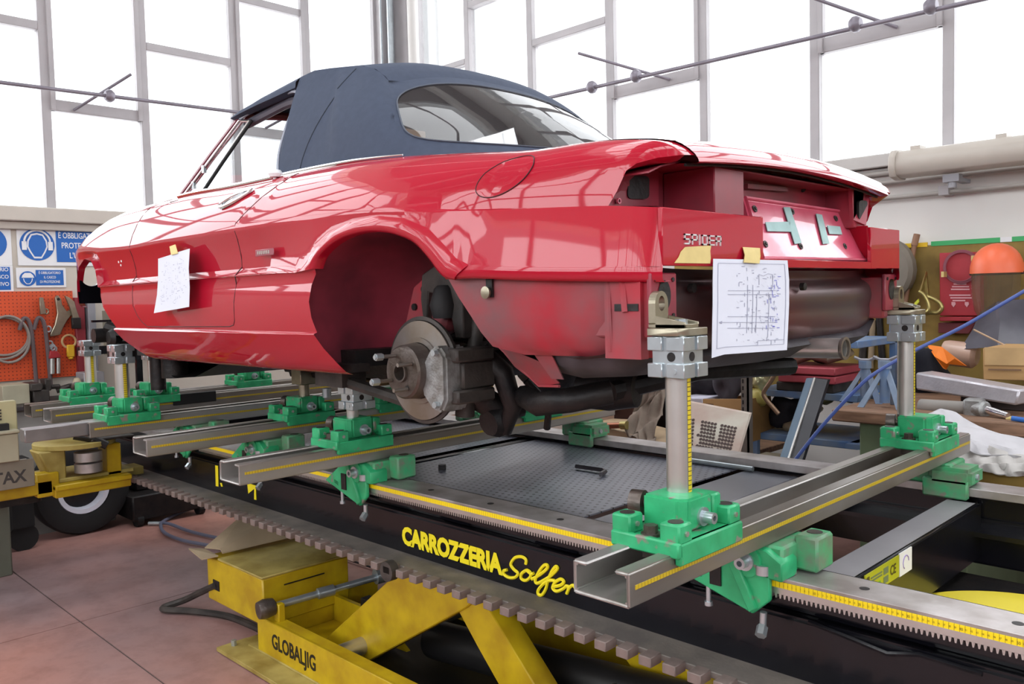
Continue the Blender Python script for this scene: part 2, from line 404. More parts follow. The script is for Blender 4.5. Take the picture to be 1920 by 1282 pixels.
# corner column with gutter pipes
cl = struct('trim_1', MB().box(XA, XA+.12, 4.86, YB, 2.2, 6.2).box(XA, XA+.34, 4.98, YB, 2.2, 6.2), FRAME, bevel=.006)
obj('pipe', MB().cyl((XA+.2, 4.9, 2.2), (XA+.2, 4.9, 6.2), .032).cyl((XA+.16, 4.82, 2.9), (XA+.16, 4.82, 4.4), .009), ZINC, cl, smooth=True)
obj('pipe', MB().cyl((XA+.42, 4.99, 2.2), (XA+.42, 4.99, 6.2), .05), WHITEW, cl, smooth=True)

def window(name, axis, plane, bars, bays, z0, z1, sash=(), full=True):
    """steel window band; bars = upright positions, bays = {i: [(z0,z1)...]} crossbars in bay i"""
    root = bpy.data.objects.new(name, None); C.objects.link(root); root['kind'] = 'structure'; root.location = ((plane, bars[0], z0) if axis == 'Y' else (bars[0], plane, z0))
    def bx(u0, u1, a, b, d0=-.05, d1=.03):
        return MB().box(plane+d0, plane+d1, u0, u1, a, b) if axis == 'Y' else MB().box(u0, u1, plane-d1, plane-d0, a, b)
    bx0 = bx
    for u in bars: obj('mullion', bx(u-.03, u+.03, z0, z1), FRAME, root, bevel=.004)
    for i, (a, b) in enumerate(zip(bars, bars[1:])):
        prev = z0
        for (p, q) in list(bays.get(i, []))+[(z1, z1+.01)]:
            if p < z1: obj('transom', bx(a+.03, b-.03, p, q), FRAME, root, bevel=.004)
            if full: obj('pane', bx(a+.03, b-.03, prev, p, -.012, -.008), PANE, root)
            prev = q
        if i in sash:      # opening sash: its own raised frame
            p = bays[i][0][0]
            m = MB()
            for (u0, u1, zz0, zz1) in ((a+.025, a+.06, p, z1-.6), (b-.06, b-.025, p, z1-.6)):
                m.v += bx(u0, u1, zz0, zz1, .0, .045).v; k = len(m.v)-8
                m.f += [tuple(x+k for x in f) for f in bx(0, 1, 0, 1).f]
            obj('sash', m, FRAME, root, bevel=.003)
    return root
YA = [-5.95, -5.2, -4.45, -3.7, -3.0, -2.25, -1.5, -.8, -.2, .5, 1.22, 1.965, 2.66, 3.405, 4.105, 4.86]
T = {i: ([(2.905, 2.985), (4.0, 4.06)] if i % 2 else [(3.455, 3.515)]) for i in range(15)}
window('window_1', 'Y', XA, YA, T, 2.2, 5.3, sash=[i for i in range(15) if i % 2])
XBs = [-6.25, -5.545, -4.785, -3.97, -3.16, -2.37, -1.6, -.82, -.05, .72, 1.5, 2.3, 3.1, 3.9, 4.7, 5.5]
TB = {0: [(3.56, 3.61)], 1: [(4.03, 4.08)], 2: [(3.53, 3.585)], 3: [(2.96, 3.05), (4.1, 4.16)], 4: [(3.56, 3.62)], 5: [(2.945, 3.035), (4.1, 4.16)], 6: [(3.56, 3.62)]}
for i in range(7, 15): TB[i] = [(2.945, 3.035), (4.1, 4.16)] if i % 2 else [(3.56, 3.62)]
window('window_2', 'X', YB, XBs, TB, 2.27, 5.3, sash=(3, 5))
XC = [-6.5+k*1.05 for k in range(12)]
window('window_3', 'X', -6.0, XC, {i: [(3.3, 3.38), (4.2, 4.25)] for i in range(11)}, 2.3, 5.0)
YD = [-5.95+k*1.05 for k in range(11)]
window('window_4', 'Y', 6.02, YD, {i: [(3.3, 3.38), (4.2, 4.25)] for i in range(10)}, 2.3, 5.0)
struct('trim_2', MB().box(XA-.02, XA+.1, -6, YB-.1, 2.105, 2.205).box(XA-.02, XA+.05, -6, YB-.1, 2.05, 2.105), mat('pale_sill', S(196, 188, 178), .6, var=.03), bevel=.006)
struct('trim_3', MB().box(XA+.4, 6, YB-.1, YB+.02, 2.2, 2.275).box(XA+.4, 6, YB-.05, YB+.02, 2.12, 2.2), mat('pale_sill_b', S(186, 182, 178), .6, var=.03), bevel=.006)
p = thing('wall_conduit', 'thin grey horizontal conduits under the window sill of the side wall', 'pipe', (-2, 5, 2.1))
for z, r in ((2.165, .016), (2.11, .014), (2.019, .013)):
    obj('conduit', MB().cyl((-6.1, YB-.07, z), (5.9, YB-.07, z), r), mat('conduit_grey', S(160, 154, 148), .5, var=.05), p, smooth=True)
obj('wall_clip', MB().cbox((-1.6, YB-.05, 2.03), (.05, .1, .05)), FRAME, p)
# window opener rods with stays
def opener(name, label, a, b, stays, knobs):
    o = thing(name, label, 'rod', tuple(a))
    obj('rod', MB().cyl(a, b, .013), mat('grey_rod', S(138, 132, 142), .5, .4), o, smooth=True)
    for s, e in stays: obj('stay', MB().cyl(s, e, .01), MATS['grey_rod'], o, smooth=True)
    for k in knobs: obj('joint', MB().lathe([(0, -.03), (.03, -.03), (.045, -.01), (.045, .01), (.03, .03), (0, .03)], k, (1, 0, 0) if abs(b[0]-a[0]) > 1 else (0, 1, 0), 14), MATS['grey_rod'], o, smooth=True)
opener('opener_rod', 'thin window opener rod crossing the left wall windows with a slanting stay', (-6.3, -5.9, 2.83), (-6.3, 4.8, 3.05),
       [((-6.3, 2.46, 3.18), (-6.56, 2.14, 2.92)), ((-6.3, 3.98, 3.2), (-6.56, 3.66, 2.98))], [(-6.3, 2.3, 3.0)])
opener('opener_rod', 'long window opener rod with clamps crossing the side wall windows', (-6.1, 4.8, 3.03), (5.8, 4.8, 2.84),
       [((-3.97, 4.72, 3.24), (-3.42, 5.06, 3.0)), ((-2.25, 4.72, 3.19), (-1.87, 5.06, 2.99)), ((.2, 4.72, 3.19), (.6, 5.06, 2.95))], [(-3.914, 4.8, 3.0), (-3.52, 4.8, 3.0), (-2.0, 4.8, 2.985), (-1.6, 4.8, 2.98)])
# fluorescent fixture
lf = thing('tube_light_fixture', 'long beige capped fluorescent light fixture hung below the side windows', 'light', (-1, 4.8, 2.17))
m = MB(); sec = [(4.74, 2.235), (4.71, 2.2), (4.705, 2.15), (4.725, 2.105), (4.79, 2.095), (4.86, 2.1), (4.88, 2.15), (4.87, 2.23), (4.81, 2.245)]
m.prism([(-1.765, y, z) for y, z in sec], (3.2, 0, 0)); obj('housing', m, mat('aged_plastic', S(184, 176, 166), .4, var=.04), lf, bevel=.006)
obj('end_cap', MB().prism([(-1.785, 4.79+(y-4.79)*1.12, 2.17+(z-2.17)*1.12) for y, z in sec], (.035, 0, 0)), MATS['aged_plastic'], lf, bevel=.005)
obj('hanger', MB().box(-1.54, -1.46, 4.8, 4.86, 2.05, 2.09).cyl((-1.5, 4.83, 2.07), (-1.5, 4.83, 2.02), .022).box(-1.52, -1.48, 4.86, 5.06, 2.06, 2.08), GREY, lf)
for x in (-1.66, -1.25, -.6): obj('clip', MB().cbox((x, 4.79, 2.245), (.05, .09, .02)), MATS['aged_plastic'], lf)
# ---------------------------------------------------------------- left wall: signs and tool board
def sign(label, y0, y1, z0, z1, parts):
    s = thing('safety_sign', label, 'sign', (XA+.004, (y0+y1)/2, z0), 'safety signs above the orange tool board')
    obj('plate', MB().box(XA+.002, XA+.012, y0, y1, z0, z1), WHT, s, bevel=.002)
    parts(s); return s
def disc_(y, z, r, x=XA+.013, t=.002, n=36): return MB().cyl((x, y, z), (x+t, y, z), r, n=n)
YD_, ZD_ = (0, 1, 0), (0, 0, 1)
def ear(s):
    obj('disc', disc_(1.862, 1.949, .112), BLUES, s)
    hd = [(0, .078), (.035, .07), (.056, .03), (.06, -.01), (.045, -.045), (.022, -.085), (-.022, -.085), (-.045, -.045), (-.06, -.01), (-.056, .03), (-.035, .07)]
    obj('head_outline', MB().prism([(XA+.015, 1.862+a*1.12, 1.945+b*1.1) for a, b in hd], (.001, 0, 0)), WHT, s)
    obj('head', MB().prism([(XA+.0165, 1.862+a*.95, 1.945+b*.95) for a, b in hd], (.001, 0, 0)), BLUES, s)
    m = MB(); arc = [(XA+.018, 1.862+.083*math.cos(t), 1.965+.083*math.sin(t)) for t in [PI*k/14 for k in range(15)]]
    m.tube(arc, .007, 6); m.cbox((XA+.018, 1.862-.084, 1.94), (.004, .03, .06)); m.cbox((XA+.018, 1.862+.084, 1.94), (.004, .03, .06))
    obj('earmuffs', m, WHT, s)
    obj('text_panel', MB().box(XA+.013, XA+.015, 1.985, 2.32, 1.828, 2.06), BLUES, s)
    for k, t in enumerate(('È OBBLIGATORIO', 'PROTEGGERE', "L'UDITO")):
        text('lettering', t, WHT, s, (XA+.0155, 2.152+(0 if k else .005), 2.0-k*.072), YD_, ZD_, .042, .0008, .012, .75 if k else .68, align='CENTER')
sign('white sign with large blue circle of a head in earmuffs and blue lettering panel', 1.735, 2.36, 1.80, 2.075, ear)
def helm(s):
    obj('disc', disc_(1.79, 1.709, .052), BLUES, s)
    obj('helmet', MB().prism([(XA+.016, 1.79+a, 1.715+b) for a, b in [(-.04, 0), (.04, 0), (.034, .018), (.018, .034), (-.018, .034), (-.034, .018)]], (.001, 0, 0)), WHT, s)
    m = MB(); m.tube([(XA+.016, 1.79+a, 1.71+b) for a, b in [(-.028, 0), (-.024, -.02), (-.01, -.038), (.01, -.038), (.024, -.02), (.028, 0)]], .003, 5)
    obj('face_outline', m, WHT, s)
    obj('text_panel', MB().box(XA+.013, XA+.015, 1.842, 2.022, 1.662, 1.77), BLUES, s)
    for k, t in enumerate(('È OBBLIGATORIO', 'IL CASCO', 'DI PROTEZIONE')):
        text('lettering', t, WHT, s, (XA+.0155, 1.932, 1.742-k*.032), YD_, ZD_, .018, .0008, .01, .72, align='CENTER')
sign('small white sign with blue circle of a helmeted head above the orange board', 1.72, 2.04, 1.645, 1.785, helm)
def left_(s):
    obj('disc', disc_(1.56, 1.953, .112), BLUES, s)
sign('cropped white sign with a blue circle beside the earmuff sign', 1.30, 1.70, 1.80, 2.075, left_)
def left2(s):
    obj('text_panel', MB().box(XA+.013, XA+.015, 1.36, 1.681, 1.632, 1.79), BLUES, s)
    for k, t in enumerate(('È OBBLIGATORIO', "L'USO DEL CASCO", 'PROTETTIVO')):
        text('lettering', t, WHT, s, (XA+.0155, 1.672, 1.76-k*.05), YD_, ZD_, .026, .0008, .012, .9, align='RIGHT')
sign('cropped blue sign with three lines of white lettering at left of the helmet sign', 1.34, 1.70, 1.62, 1.8, left2)
tb = thing('tool_board', 'orange perforated tool board with a dark red right edge post', 'board', (XA, 1.5, 1.0))
obj('panel', MB().box(XA+.002, XA+.02, .2, 2.075, 1.0, 1.62), ORANGE, tb)
obj('edge_post', MB().box(XA+.002, XA+.06, 2.075, 2.14, .95, 1.57), mat('dark_red_post', S(150, 52, 62), .5), tb, bevel=.004)
gp = thing('steel_post', 'grey rectangular steel post standing beside the orange tool board', 'post', (XA+.06, 2.17, 0))
obj('upright', MB().box(XA+.01, XA+.09, 2.152, 2.205, 0, 1.562), GREY, gp, bevel=.004)
xw = XA+.05
def hang(name, label, cat, mb, m, **k): o = obj(name, mb, m, **k); tag(o, label, cat); return o
t = thing('cable_coil', 'grey hose coiled in wide loops on the orange board', 'hose', (xw, 1.6, 1.4))
for k, (cy, cz, r1, r2) in enumerate(((1.62, 1.31, .15, .13), (1.60, 1.30, .17, .145), (1.64, 1.29, .13, .16))):
    obj('loop', MB().tube([(xw-.02+.012*k, cy+r1*math.cos(a), cz+r2*math.sin(a)) for a in [2*PI*i/30 for i in range(30)]], .009, 8, True), mat('grey_hose', S(150, 140, 132), .6), t, smooth=True)
t = thing('hanging_strap', 'dark grey leather straps hanging down the orange board', 'strap', (xw, 1.8, 1.4))
for dy, zb in ((0, .9), (.09, .93)):
    obj('strap', MB().tube([(xw, 1.73+dy-.02, 1.35), (xw, 1.74+dy, 1.43), (xw, 1.775+dy, 1.40), (xw, 1.79+dy, 1.25), (xw, 1.80+dy, zb)], .014, 8, sm=5), mat('dark_hose', S(104, 88, 90), .6), t, smooth=True)
def link(mb, y, z, r, x=xw, th=.006): mb.tube([(x, y+r*.8*math.cos(a), z+r*math.sin(a)) for a in [2*PI*i/16 for i in range(16)]], th, 6, True); return mb
t = thing('pull_clamp', 'small steel pull clamp hanging by a ring on the orange board', 'clamp', (xw, 1.86, 1.45))
m = MB().prism([(xw-.01, y, z) for y, z in ((1.845, 1.575), (1.87, 1.575), (1.885, 1.46), (1.845, 1.455))], (.02, 0, 0)); link(m, 1.885, 1.475, .018)
obj('jaw', m, NICKEL, t, bevel=.003)
t = thing('pulling_hook', 'large worn steel pulling hook with a forked top on the board', 'hook', (xw, 1.97, 1.35))
obj('arm', MB().prism([(xw-.015, y, z) for y, z in ((1.945, 1.575), (1.965, 1.59), (1.985, 1.56), (1.99, 1.52), (2.02, 1.47), (2.05, 1.49), (2.055, 1.455), (2.02, 1.41), (1.99, 1.36), (1.965, 1.305), (1.905, 1.295), (1.90, 1.31), (1.935, 1.38), (1.955, 1.46), (1.95, 1.52))], (.03, 0, 0)), NICKEL, t, bevel=.004)
obj('eye', MB().cyl((xw+.014, 1.965, 1.56), (xw+.018, 1.965, 1.56), .01), BLKOIL, t)
t = thing('pulling_clamp', 'grey steel self-tightening clamp with dark jaw at the board edge', 'clamp', (xw, 2.06, 1.45))
obj('jaw', MB().prism([(xw+.02, y, z) for y, z in ((2.0, 1.585), (2.03, 1.57), (2.06, 1.54), (2.07, 1.49), (2.09, 1.42), (2.07, 1.36), (2.04, 1.36), (2.045, 1.44), (2.03, 1.50))], (.03, 0, 0)), NICKEL, t, bevel=.003)
obj('dark_jaw', MB().cbox((xw+.045, 2.065, 1.385), (.03, .06, .08)), BLKOIL, t, bevel=.004)
t = thing('hook_chain', 'short chain links with a red hook and twin steel rods', 'chain', (xw, 1.9, 1.2))
for y, z in ((1.895, 1.35), (1.9, 1.245), (1.915, 1.22), (1.925, 1.205)): obj('link', link(MB(), y, z, .02), ZINC, t, smooth=True)
obj('red_block', MB().prism([(xw-.01, y, z) for y, z in ((1.89, 1.195), (1.94, 1.19), (1.965, 1.145), (1.88, 1.14))], (.04, 0, 0)), mat('red_paint', S(176, 50, 56), .45), t, bevel=.004)
obj('rod', MB().cyl((xw+.01, 1.905, 1.14), (xw+.01, 1.90, 1.03), .016).cyl((xw+.01, 1.945, 1.14), (xw+.01, 1.94, 1.03), .014), STEEL, t, smooth=True)
t = thing('ring_strap', 'yellow webbing loop with a steel ring on the tool board', 'strap', (xw, 2.03, 1.2))
obj('ring', MB().tube([(xw, 2.025+.046*math.cos(a), 1.255+.046*math.sin(a)) for a in [2*PI*i/20 for i in range(20)]], .008, 8, True), mat('pale_webbing', S(206, 170, 120), .7), t, smooth=True)
obj('sleeve', MB().cbox((xw, 2.032, 1.185), (.03, .05, .09)).cyl((xw, 2.032, 1.14), (xw, 2.032, 1.125), .018), mat('yellow_sleeve', S(226, 176, 40), .6), t, bevel=.006)
# tool bench below the board
t = thing('tool_bench', 'grey tool bench with cluttered top below the orange board', 'bench', (XA+.3, 1.3, 0))
obj('cabinet', MB().box(XA+.03, XA+.5, .1, 2.13, 0, .84), mat('grey_cabinet', S(150, 148, 144), .6), t, bevel=.005)
obj('top', MB().box(XA+.03, XA+.56, .08, 2.15, .84, .87), mat('dark_top', S(56, 50, 50), .5), t, bevel=.004)
t = thing('tin_box', 'pale tin box with a dark clamp on the tool bench', 'box', (XA+.3, 1.62, .87))
obj('tin', MB().box(XA+.2, XA+.4, 1.5, 1.66, .87, 1.0), mat('pale_tin', S(180, 174, 150), .6), t, bevel=.004)
hang('machine_vise', 'dark bench vise in front of the hanging straps', 'vise', MB().box(XA+.25, XA+.4, 1.68, 1.78, .87, .95).box(XA+.22, XA+.43, 1.66, 1.73, .95, 1.0).box(XA+.27, XA+.38, 1.76, 1.8, .94, 1.02).cyl((XA+.32, 1.74, .96), (XA+.32, 1.87, .96), .016), BLKDUST, bevel=.006)
hang('air_tool', 'dark air tool lying on the bench top beside the vise', 'tool', MB().tube([(XA+.3, 1.85, .93), (XA+.32, 1.93, .955), (XA+.34, 2.02, .96)], lambda t: .022-.008*t, 8).cbox((XA+.33, 1.95, .92), (.04, .05, .09)), BLKDUST, smooth=True)
t = thing('spray_can', 'cream cylindrical can standing on the tool bench', 'can', (XA+.4, 1.955, .87))
obj('can', MB().lathe([(0, 0), (.026, 0), (.026, .12), (.018, .14), (.01, .145), (0, .145)], (XA+.4, 1.955, .87), (0, 0, 1)), mat('cream_can', S(206, 192, 160), .4), t, smooth=True)
t = thing('steel_case', 'pale grey metal case with a blue mark at the bench end', 'case', (XA+.3, 2.07, .87))
obj('case_body', MB().box(XA+.25, XA+.42, 1.995, 2.13, .87, 1.045), mat('case_grey', S(170, 170, 174), .4, .2), t, bevel=.005)
obj('lock', MB().cyl((XA+.42, 2.05, 1.0), (XA+.43, 2.05, 1.0), .018), RUBBER, t)
obj('blue_mark', MB().box(XA+.421, XA+.423, 2.01, 2.09, .93, .945), mat('blue_mark', S(60, 120, 190), .5), t)
# measuring device cart seen through the front wheel arch
t = thing('spray_machine', 'grey machine housing on a black frame seen behind the front wheel arch', 'machine', (-6.2, 2.3, 0))
obj('hood', MB().box(-6.4, -6.05, 2.2, 2.6, 1.12, 1.5), mat('olive_grey', S(140, 138, 122), .6), t, bevel=.03, seg=3)
obj('crossbar', MB().box(-6.0, -5.97, 2.0, 2.7, 1.395, 1.41), BLACK, t)
obj('lever', MB().cyl((-6.0, 2.17, 1.3), (-6.0, 2.2, 1.2), .012).lathe([(0, -.02), (.022, -.01), (.022, .01), (0, .02)], (-6.0, 2.165, 1.33), (0, 0, 1)), BLACK, t, smooth=True)
obj('frame', MB().box(-6.0, -5.95, 1.9, 2.7, 1.18, 1.235).box(-5.99, -5.96, 2.27, 2.31, .0, 1.2), BLACK, t)
# ================================================================ the red convertible
YC = 2.21
WT = [(-4.70, .68), (-4.62, .73), (-4.5, .755), (-4.2, .777), (-3.8, .787), (-3, .805), (-2, .81), (-1.6, .79), (-1.16, .7315), (-1.12, .723), (-1.09, .709), (-1.07, .692), (-1.06, .678)]
def wd(x): return sinterp(x, WT)
def PT(x, ins, z, side=1): return Vector((x, YC-side*(wd(x)-ins), z))
car = thing('convertible_car', 'red two-seat convertible body without wheels clamped on the steel jig', 'car', (-2.9, YC, 1.28))
BASE = [(-4.68, 1.50), (-4.62, 1.53), (-4.58, 1.63), (-4.5, 1.70), (-4.38, 1.735), (-4.27, 1.72), (-4.21, 1.67), (-4.185, 1.592), (-3.775, 1.596), (-3.07, 1.595), (-2.473, 1.595), (-2.36, 1.592), (-2.30, 1.605), (-2.243, 1.655), (-2.151, 1.703), (-2.038, 1.728), (-1.914, 1.732), (-1.802, 1.718), (-1.708, 1.684), (-1.65, 1.636), (-1.612, 1.602), (-1.568, 1.583), (-1.372, 1.571), (-1.06, 1.558)]
SH = [(-4.70, 1.735), (-4.5, 1.775), (-4.15, 1.760), (-3.77, 1.750), (-3.41, 1.754), (-2.5, 1.756), (-2.2, 1.754), (-1.937, 1.745), (-1.617, 1.722), (-1.2, 1.70), (-1.06, 1.686)]
MID = [(-4.70, 1.765), (-4.6, 1.81), (-4.45, 1.845), (-4.2, 1.857), (-3.4, 1.856), (-2.2, 1.852), (-1.88, 1.834), (-1.55, 1.811), (-1.17, 1.786), (-1.06, 1.775)]
BELT = [(-4.70, 1.785), (-4.62, 1.835), (-4.5, 1.885), (-4.3, 1.925), (-4.07, 1.943), (-3.44, 1.949), (-2.98, 1.938), (-2.26, 1.93), (-1.99, 1.915), (-1.72, 1.891), (-1.46, 1.866), (-1.27, 1.860), (-1.16, 1.849), (-1.10, 1.838), (-1.075, 1.824), (-1.06, 1.806)]
def fade(x): return interp(x, [(-4.6, .3), (-4.15, 1), (-2.6, 1), (-2.38, .45), (-2.25, .1), (-1.7, .0)])
def kk(x): return interp(x, [(-1.95, 0), (-1.6, 1)])
def tl(x): return interp(x, [(-1.5, 0), (-1.1, .043)])
def ex(x): return interp(x, [(-1.80, 0), (-1.52, .024), (-1.06, .026)])
XS = sorted(set([-4.70+.025*i for i in range(147) if -4.70+.025*i < -1.061]+[b[0] for b in BASE if -2.45 < b[0] < -1.5]+[-1.68, -1.63, -1.59, -4.185, -4.195, -4.21, -4.6, -4.58, -1.12, -1.10, -1.09, -1.08, -1.07, -1.06]))
def endx(x, xe): return x if x < -1.5 else -1.5+(x+1.5)*(xe+1.5)/.44
ROWS = [  # (end x, point function)
    (-1.06, lambda x: (0, interp(x, BASE))),
    (-1.06, lambda x: (.030*fade(x)+.16*ex(x), interp(x, BASE)+.16*(interp(x, SH)-interp(x, BASE)))),
    (-1.06, lambda x: (.026*fade(x)+.45*ex(x), interp(x, BASE)+.45*(interp(x, SH)-interp(x, BASE)))),
    (-1.06, lambda x: (.012*fade(x)+.8*ex(x), interp(x, BASE)+.8*(interp(x, SH)-interp(x, BASE)))),
    (-1.06, lambda x: (.003*fade(x)+.94*ex(x), interp(x, BASE)+.94*(interp(x, SH)-interp(x, BASE)))),
    (-1.06, lambda x: (ex(x), sinterp(x, SH))),
    (-1.20, lambda x: (.002+ex(x)+.011*kk(x), sinterp(x, SH)+.014-.010*kk(x))),
    (-1.17, lambda x: (.011+.8*ex(x)+.007*kk(x), .5*sinterp(x, SH)+.5*sinterp(x, MID))),
    (-1.15, lambda x: (.032+.5*ex(x), sinterp(x, MID))),
    (-1.125, lambda x: (.058-.3*tl(x), .55*sinterp(x, MID)+.45*sinterp(x, BELT))),
    (-1.09, lambda x: (.088-.6*tl(x), .2*sinterp(x, MID)+.8*sinterp(x, BELT))),
    (-1.06, lambda x: (.118-tl(x), sinterp(x, BELT))),
    (-1.06, lambda x: (.135-tl(x), sinterp(x, BELT)+.002)),
]
def mkrow(k, side):
    xe, f = ROWS[k]; out = []
    for x in XS:
        X = endx(x, xe); i, z = f(x); out.append(PT(X, i, z, side))
    return out
DOOR = [(-3.71, 1.90), (-3.70, 2.0), (-2.45, 2.0), (-2.53, 1.889), (-2.66, 1.82), (-2.752, 1.776), (-2.765, 1.628), (-2.782, 1.44), (-2.815, 1.418), (-3.60, 1.409), (-3.698, 1.461), (-3.765, 1.578), (-3.756, 1.739)]
def inpoly(x, z, P):
    c = False
    for (a, b), (p, q) in zip(P, P[1:]+P[:1]):
        if (b > z) != (q > z) and x < (p-a)*(z-b)/(q-b)+a: c = not c
    return c
body = MB(); door = MB()
def split_grid(rows, side, flip=False):
    n = len(rows[0])
    for i in range(len(rows)-1):
        for j in range(n-1):
            q = [rows[i][j], rows[i][j+1], rows[i+1][j+1], rows[i+1][j]]
            c = sum(q, Vector())/4
            t = door if (side == 1 and inpoly(c.x, c.z, DOOR)) else body
            t.add(q, [(0, 1, 2, 3)])
for side in (1, -1): split_grid([mkrow(k, side) for k in range(len(ROWS))], side)
for side in (1, -1):       # folded edge around the lamp recess
    en = [PT(ROWS[k][0], ROWS[k][1](-1.06)[0], ROWS[k][1](-1.06)[1], side) for k in range(6, 13)]
    body.grid([en, [p+Vector((-.022, side*.004, -.010)) for p in en], [p+Vector((-.10, side*.03, -.012)) for p in en]])
# lower front panel: rear wheel opening back to front wheel opening
FX = [(1.265, -3.70), (1.30, -3.79), (1.33, -3.878), (1.412, -3.989), (1.486, -4.108), (1.575, -4.183), (1.60, -4.19)]
RX = [(1.265, -2.165), (1.298, -2.183), (1.361, -2.232), (1.443, -2.272), (1.509, -2.283), (1.574, -2.266), (1.60, -2.245)]
LOW = [(1.599, .002), (1.585, .012), (1.55, .004), (1.50, -.002), (1.45, .0), (1.418, .004), (1.405, .006), (1.400, -.006), (1.392, -.010), (1.384, -.006), (1.35, .008), (1.30, .034), (1.276, .052), (1.266, .075)]
for side in (1, -1):
    rows = []
    for z, ins in LOW:
        x0 = interp(z, FX); x1 = interp(z, RX); zz = z
        rows.append([PT(x0+(x1-x0)*i/70, ins, z+(.006*(i/70) if z < 1.4 else 0), side) for i in range(71)])
    split_grid(rows, side)
# wheel arch lips
lips = MB()
INN = [(-2.245, 1.60), (-2.214, 1.637), (-2.155, 1.665), (-2.095, 1.682), (-2.03, 1.69), (-1.964, 1.692), (-1.90, 1.687), (-1.849, 1.678), (-1.79, 1.660), (-1.752, 1.639), (-1.706, 1.598), (-1.685, 1.575), (-1.655, 1.553), (-1.62, 1.546)]
OUT = [(-2.36, 1.592), (-2.30, 1.605), (-2.243, 1.655), (-2.151, 1.703), (-2.09, 1.717), (-2.038, 1.728), (-1.914, 1.732), (-1.85, 1.727), (-1.802, 1.718), (-1.708, 1.684), (-1.65, 1.636), (-1.612, 1.602), (-1.59, 1.590), (-1.568, 1.583)]
a = [PT(x, 0, z) for x, z in OUT]; b = [PT(x, 0, z) for x, z in INN]
a = [p_.lerp(q_, k/4) for p_, q_ in zip(a, a[1:]) for k in range(4)]+[a[-1]]; b = [Vector(p) for p in smooth(b, 4)]
for side in (1, -1):
    rows = []
    for t, ins in ((0, 0), (.25, -.006), (.6, -.009), (.85, -.006), (1, .002), (1.0, .03)):
        r = []
        for p, q in zip(a, b):
            v = p.lerp(q, t); r.append(PT(v.x, ins, v.z+(1-t)*(interp(p.x, BASE)-p.z), side))
        rows.append(r)
    lips.grid(rows)
    # front arch lip, rear lower bumper edge
    r0 = [PT(x, 0, interp(x, BASE), side) for x in XS if x < -4.18]; r1 = [PT(x, .03, interp(x, BASE)-.006, side) for x in XS if x < -4.18]
    lips.grid([r0, r1])
    xx = [-1.655+.595*i/22 for i in range(23)]; bz = lambda x: min(1.583, interp(x, BASE))
    lips.grid([[PT(x, 0, bz(x), side) for x in xx], [PT(x, -.002, bz(x)-.010, side) for x in xx], [PT(x, -.002, bz(x)-.026, side) for x in xx], [PT(x, .006, bz(x)-.034, side) for x in xx], [PT(x, .05, bz(x)-.030, side) for x in xx]])
objs('wheel_arch_lip', lips, RED, car, smooth=True, angle=60)
# bonnet, rear deck
def top_z(x, s): return sinterp(x, BELT)+.002+interp(x, [(-4.7, .034), (-1.5, .034), (-1.28, .046), (-1.05, .026)])*(1-s*s)
def cross(x, lo, hi, n, dz=0, fz=top_z, dx=0):
    return [Vector((x+dx, YC+(wd(x)-.135+tl(x))*s, fz(x, s)+dz)) for s in [lo+(hi-lo)*i/n for i in range(n+1)]]
body.grid([cross(x, -1, 1, 24) for x in XS if x <= -3.47])
body.grid([cross(x, -1, -.93, 2) for x in XS if x >= -2.02]); body.grid([cross(x, .93, 1, 2) for x in XS if x >= -2.02])
body.grid([cross(x, -.96, .96, 20) for x in XS if -2.02 <= x <= -1.60])
obj('body_shell', body, RED, car, smooth=True, angle=50)
dr = obj('door', door, RED, car, smooth=True, angle=50)
# nose below the bonnet edge
m = MB(); m.grid([[Vector((-4.70-.04*(1-s*s), YC+.54*s, z)) for s in [-1+2*i/12 for i in range(13)]] for z in (1.80, 1.70, 1.55, 1.46)])
obj('nose_panel', m, RED, car, smooth=True)
# boot lid with its thin rear lip
def lidz(x, s): return top_z(min(x, -1.105), s)-.052*(max(0, x+1.105)/.06)**2
LX = [-1.60+.485*i/20 for i in range(21)]+[-1.105, -1.09, -1.078, -1.066, -1.056, -1.048]
lid = MB()
rows = [cross(x, -.94, .94, 30, .003, lidz) for x in LX]
lid.grid(rows)
last = rows[-1]
lid.grid([last, [p+Vector((.002, 0, -.007)) for p in last], [p+Vector((-.004, 0, -.009)) for p in last], [p+Vector((-.05, 0, -.004)) for p in last], [p+Vector((-.20, 0, .006)) for p in last]])
bl = obj('boot_lid', lid, RED, car, smooth=True, angle=50)
obj('lid_seal', MB().tube([p+Vector((-.035, 0, -.009)) for p in last], .004, 6), RUBBER, bl)
# panel gaps
gap = mat('panel_gap', S(52, 8, 14), .6, var=0)
def side_line(pts, ins=0, n=8):
    return [PT(x, 0, z) for x, z in pts]
def snap(x, z):          # point on the near body side at (x,z)
    if z <= interp(x, BASE)+.001:
        tab = sorted((zz, i) for zz, i in LOW); return PT(x, interp(z, tab), z)
    tab = sorted((ROWS[k][1](x)[1], ROWS[k][1](x)[0]) for k in range(len(ROWS)-1))
    return PT(x, interp(z, tab), z)
def densify(P, n=10):
    out = []
    for (a, b), (c, d) in zip(P, P[1:]): out += [(a+(c-a)*i/n, b+(d-b)*i/n) for i in range(n)]
    return out+[P[-1]]
dl = [(-3.712, 1.944), (-3.735, 1.83), (-3.756, 1.739), (-3.765, 1.578), (-3.735, 1.50), (-3.698, 1.461), (-3.65, 1.43), (-3.60, 1.411), (-3.4, 1.412), (-2.83, 1.418), (-2.795, 1.424), (-2.782, 1.44), (-2.765, 1.628), (-2.752, 1.776), (-2.66, 1.83), (-2.53, 1.90), (-2.50, 1.93)]
obj('door_gap', MB().tube([snap(x, z)+Vector((0, .0005, 0)) for x, z in densify(dl, 6)], .0019, 6), gap, dr)
gl = [(-3.72, 1.39), (-3.84, 1.405)]
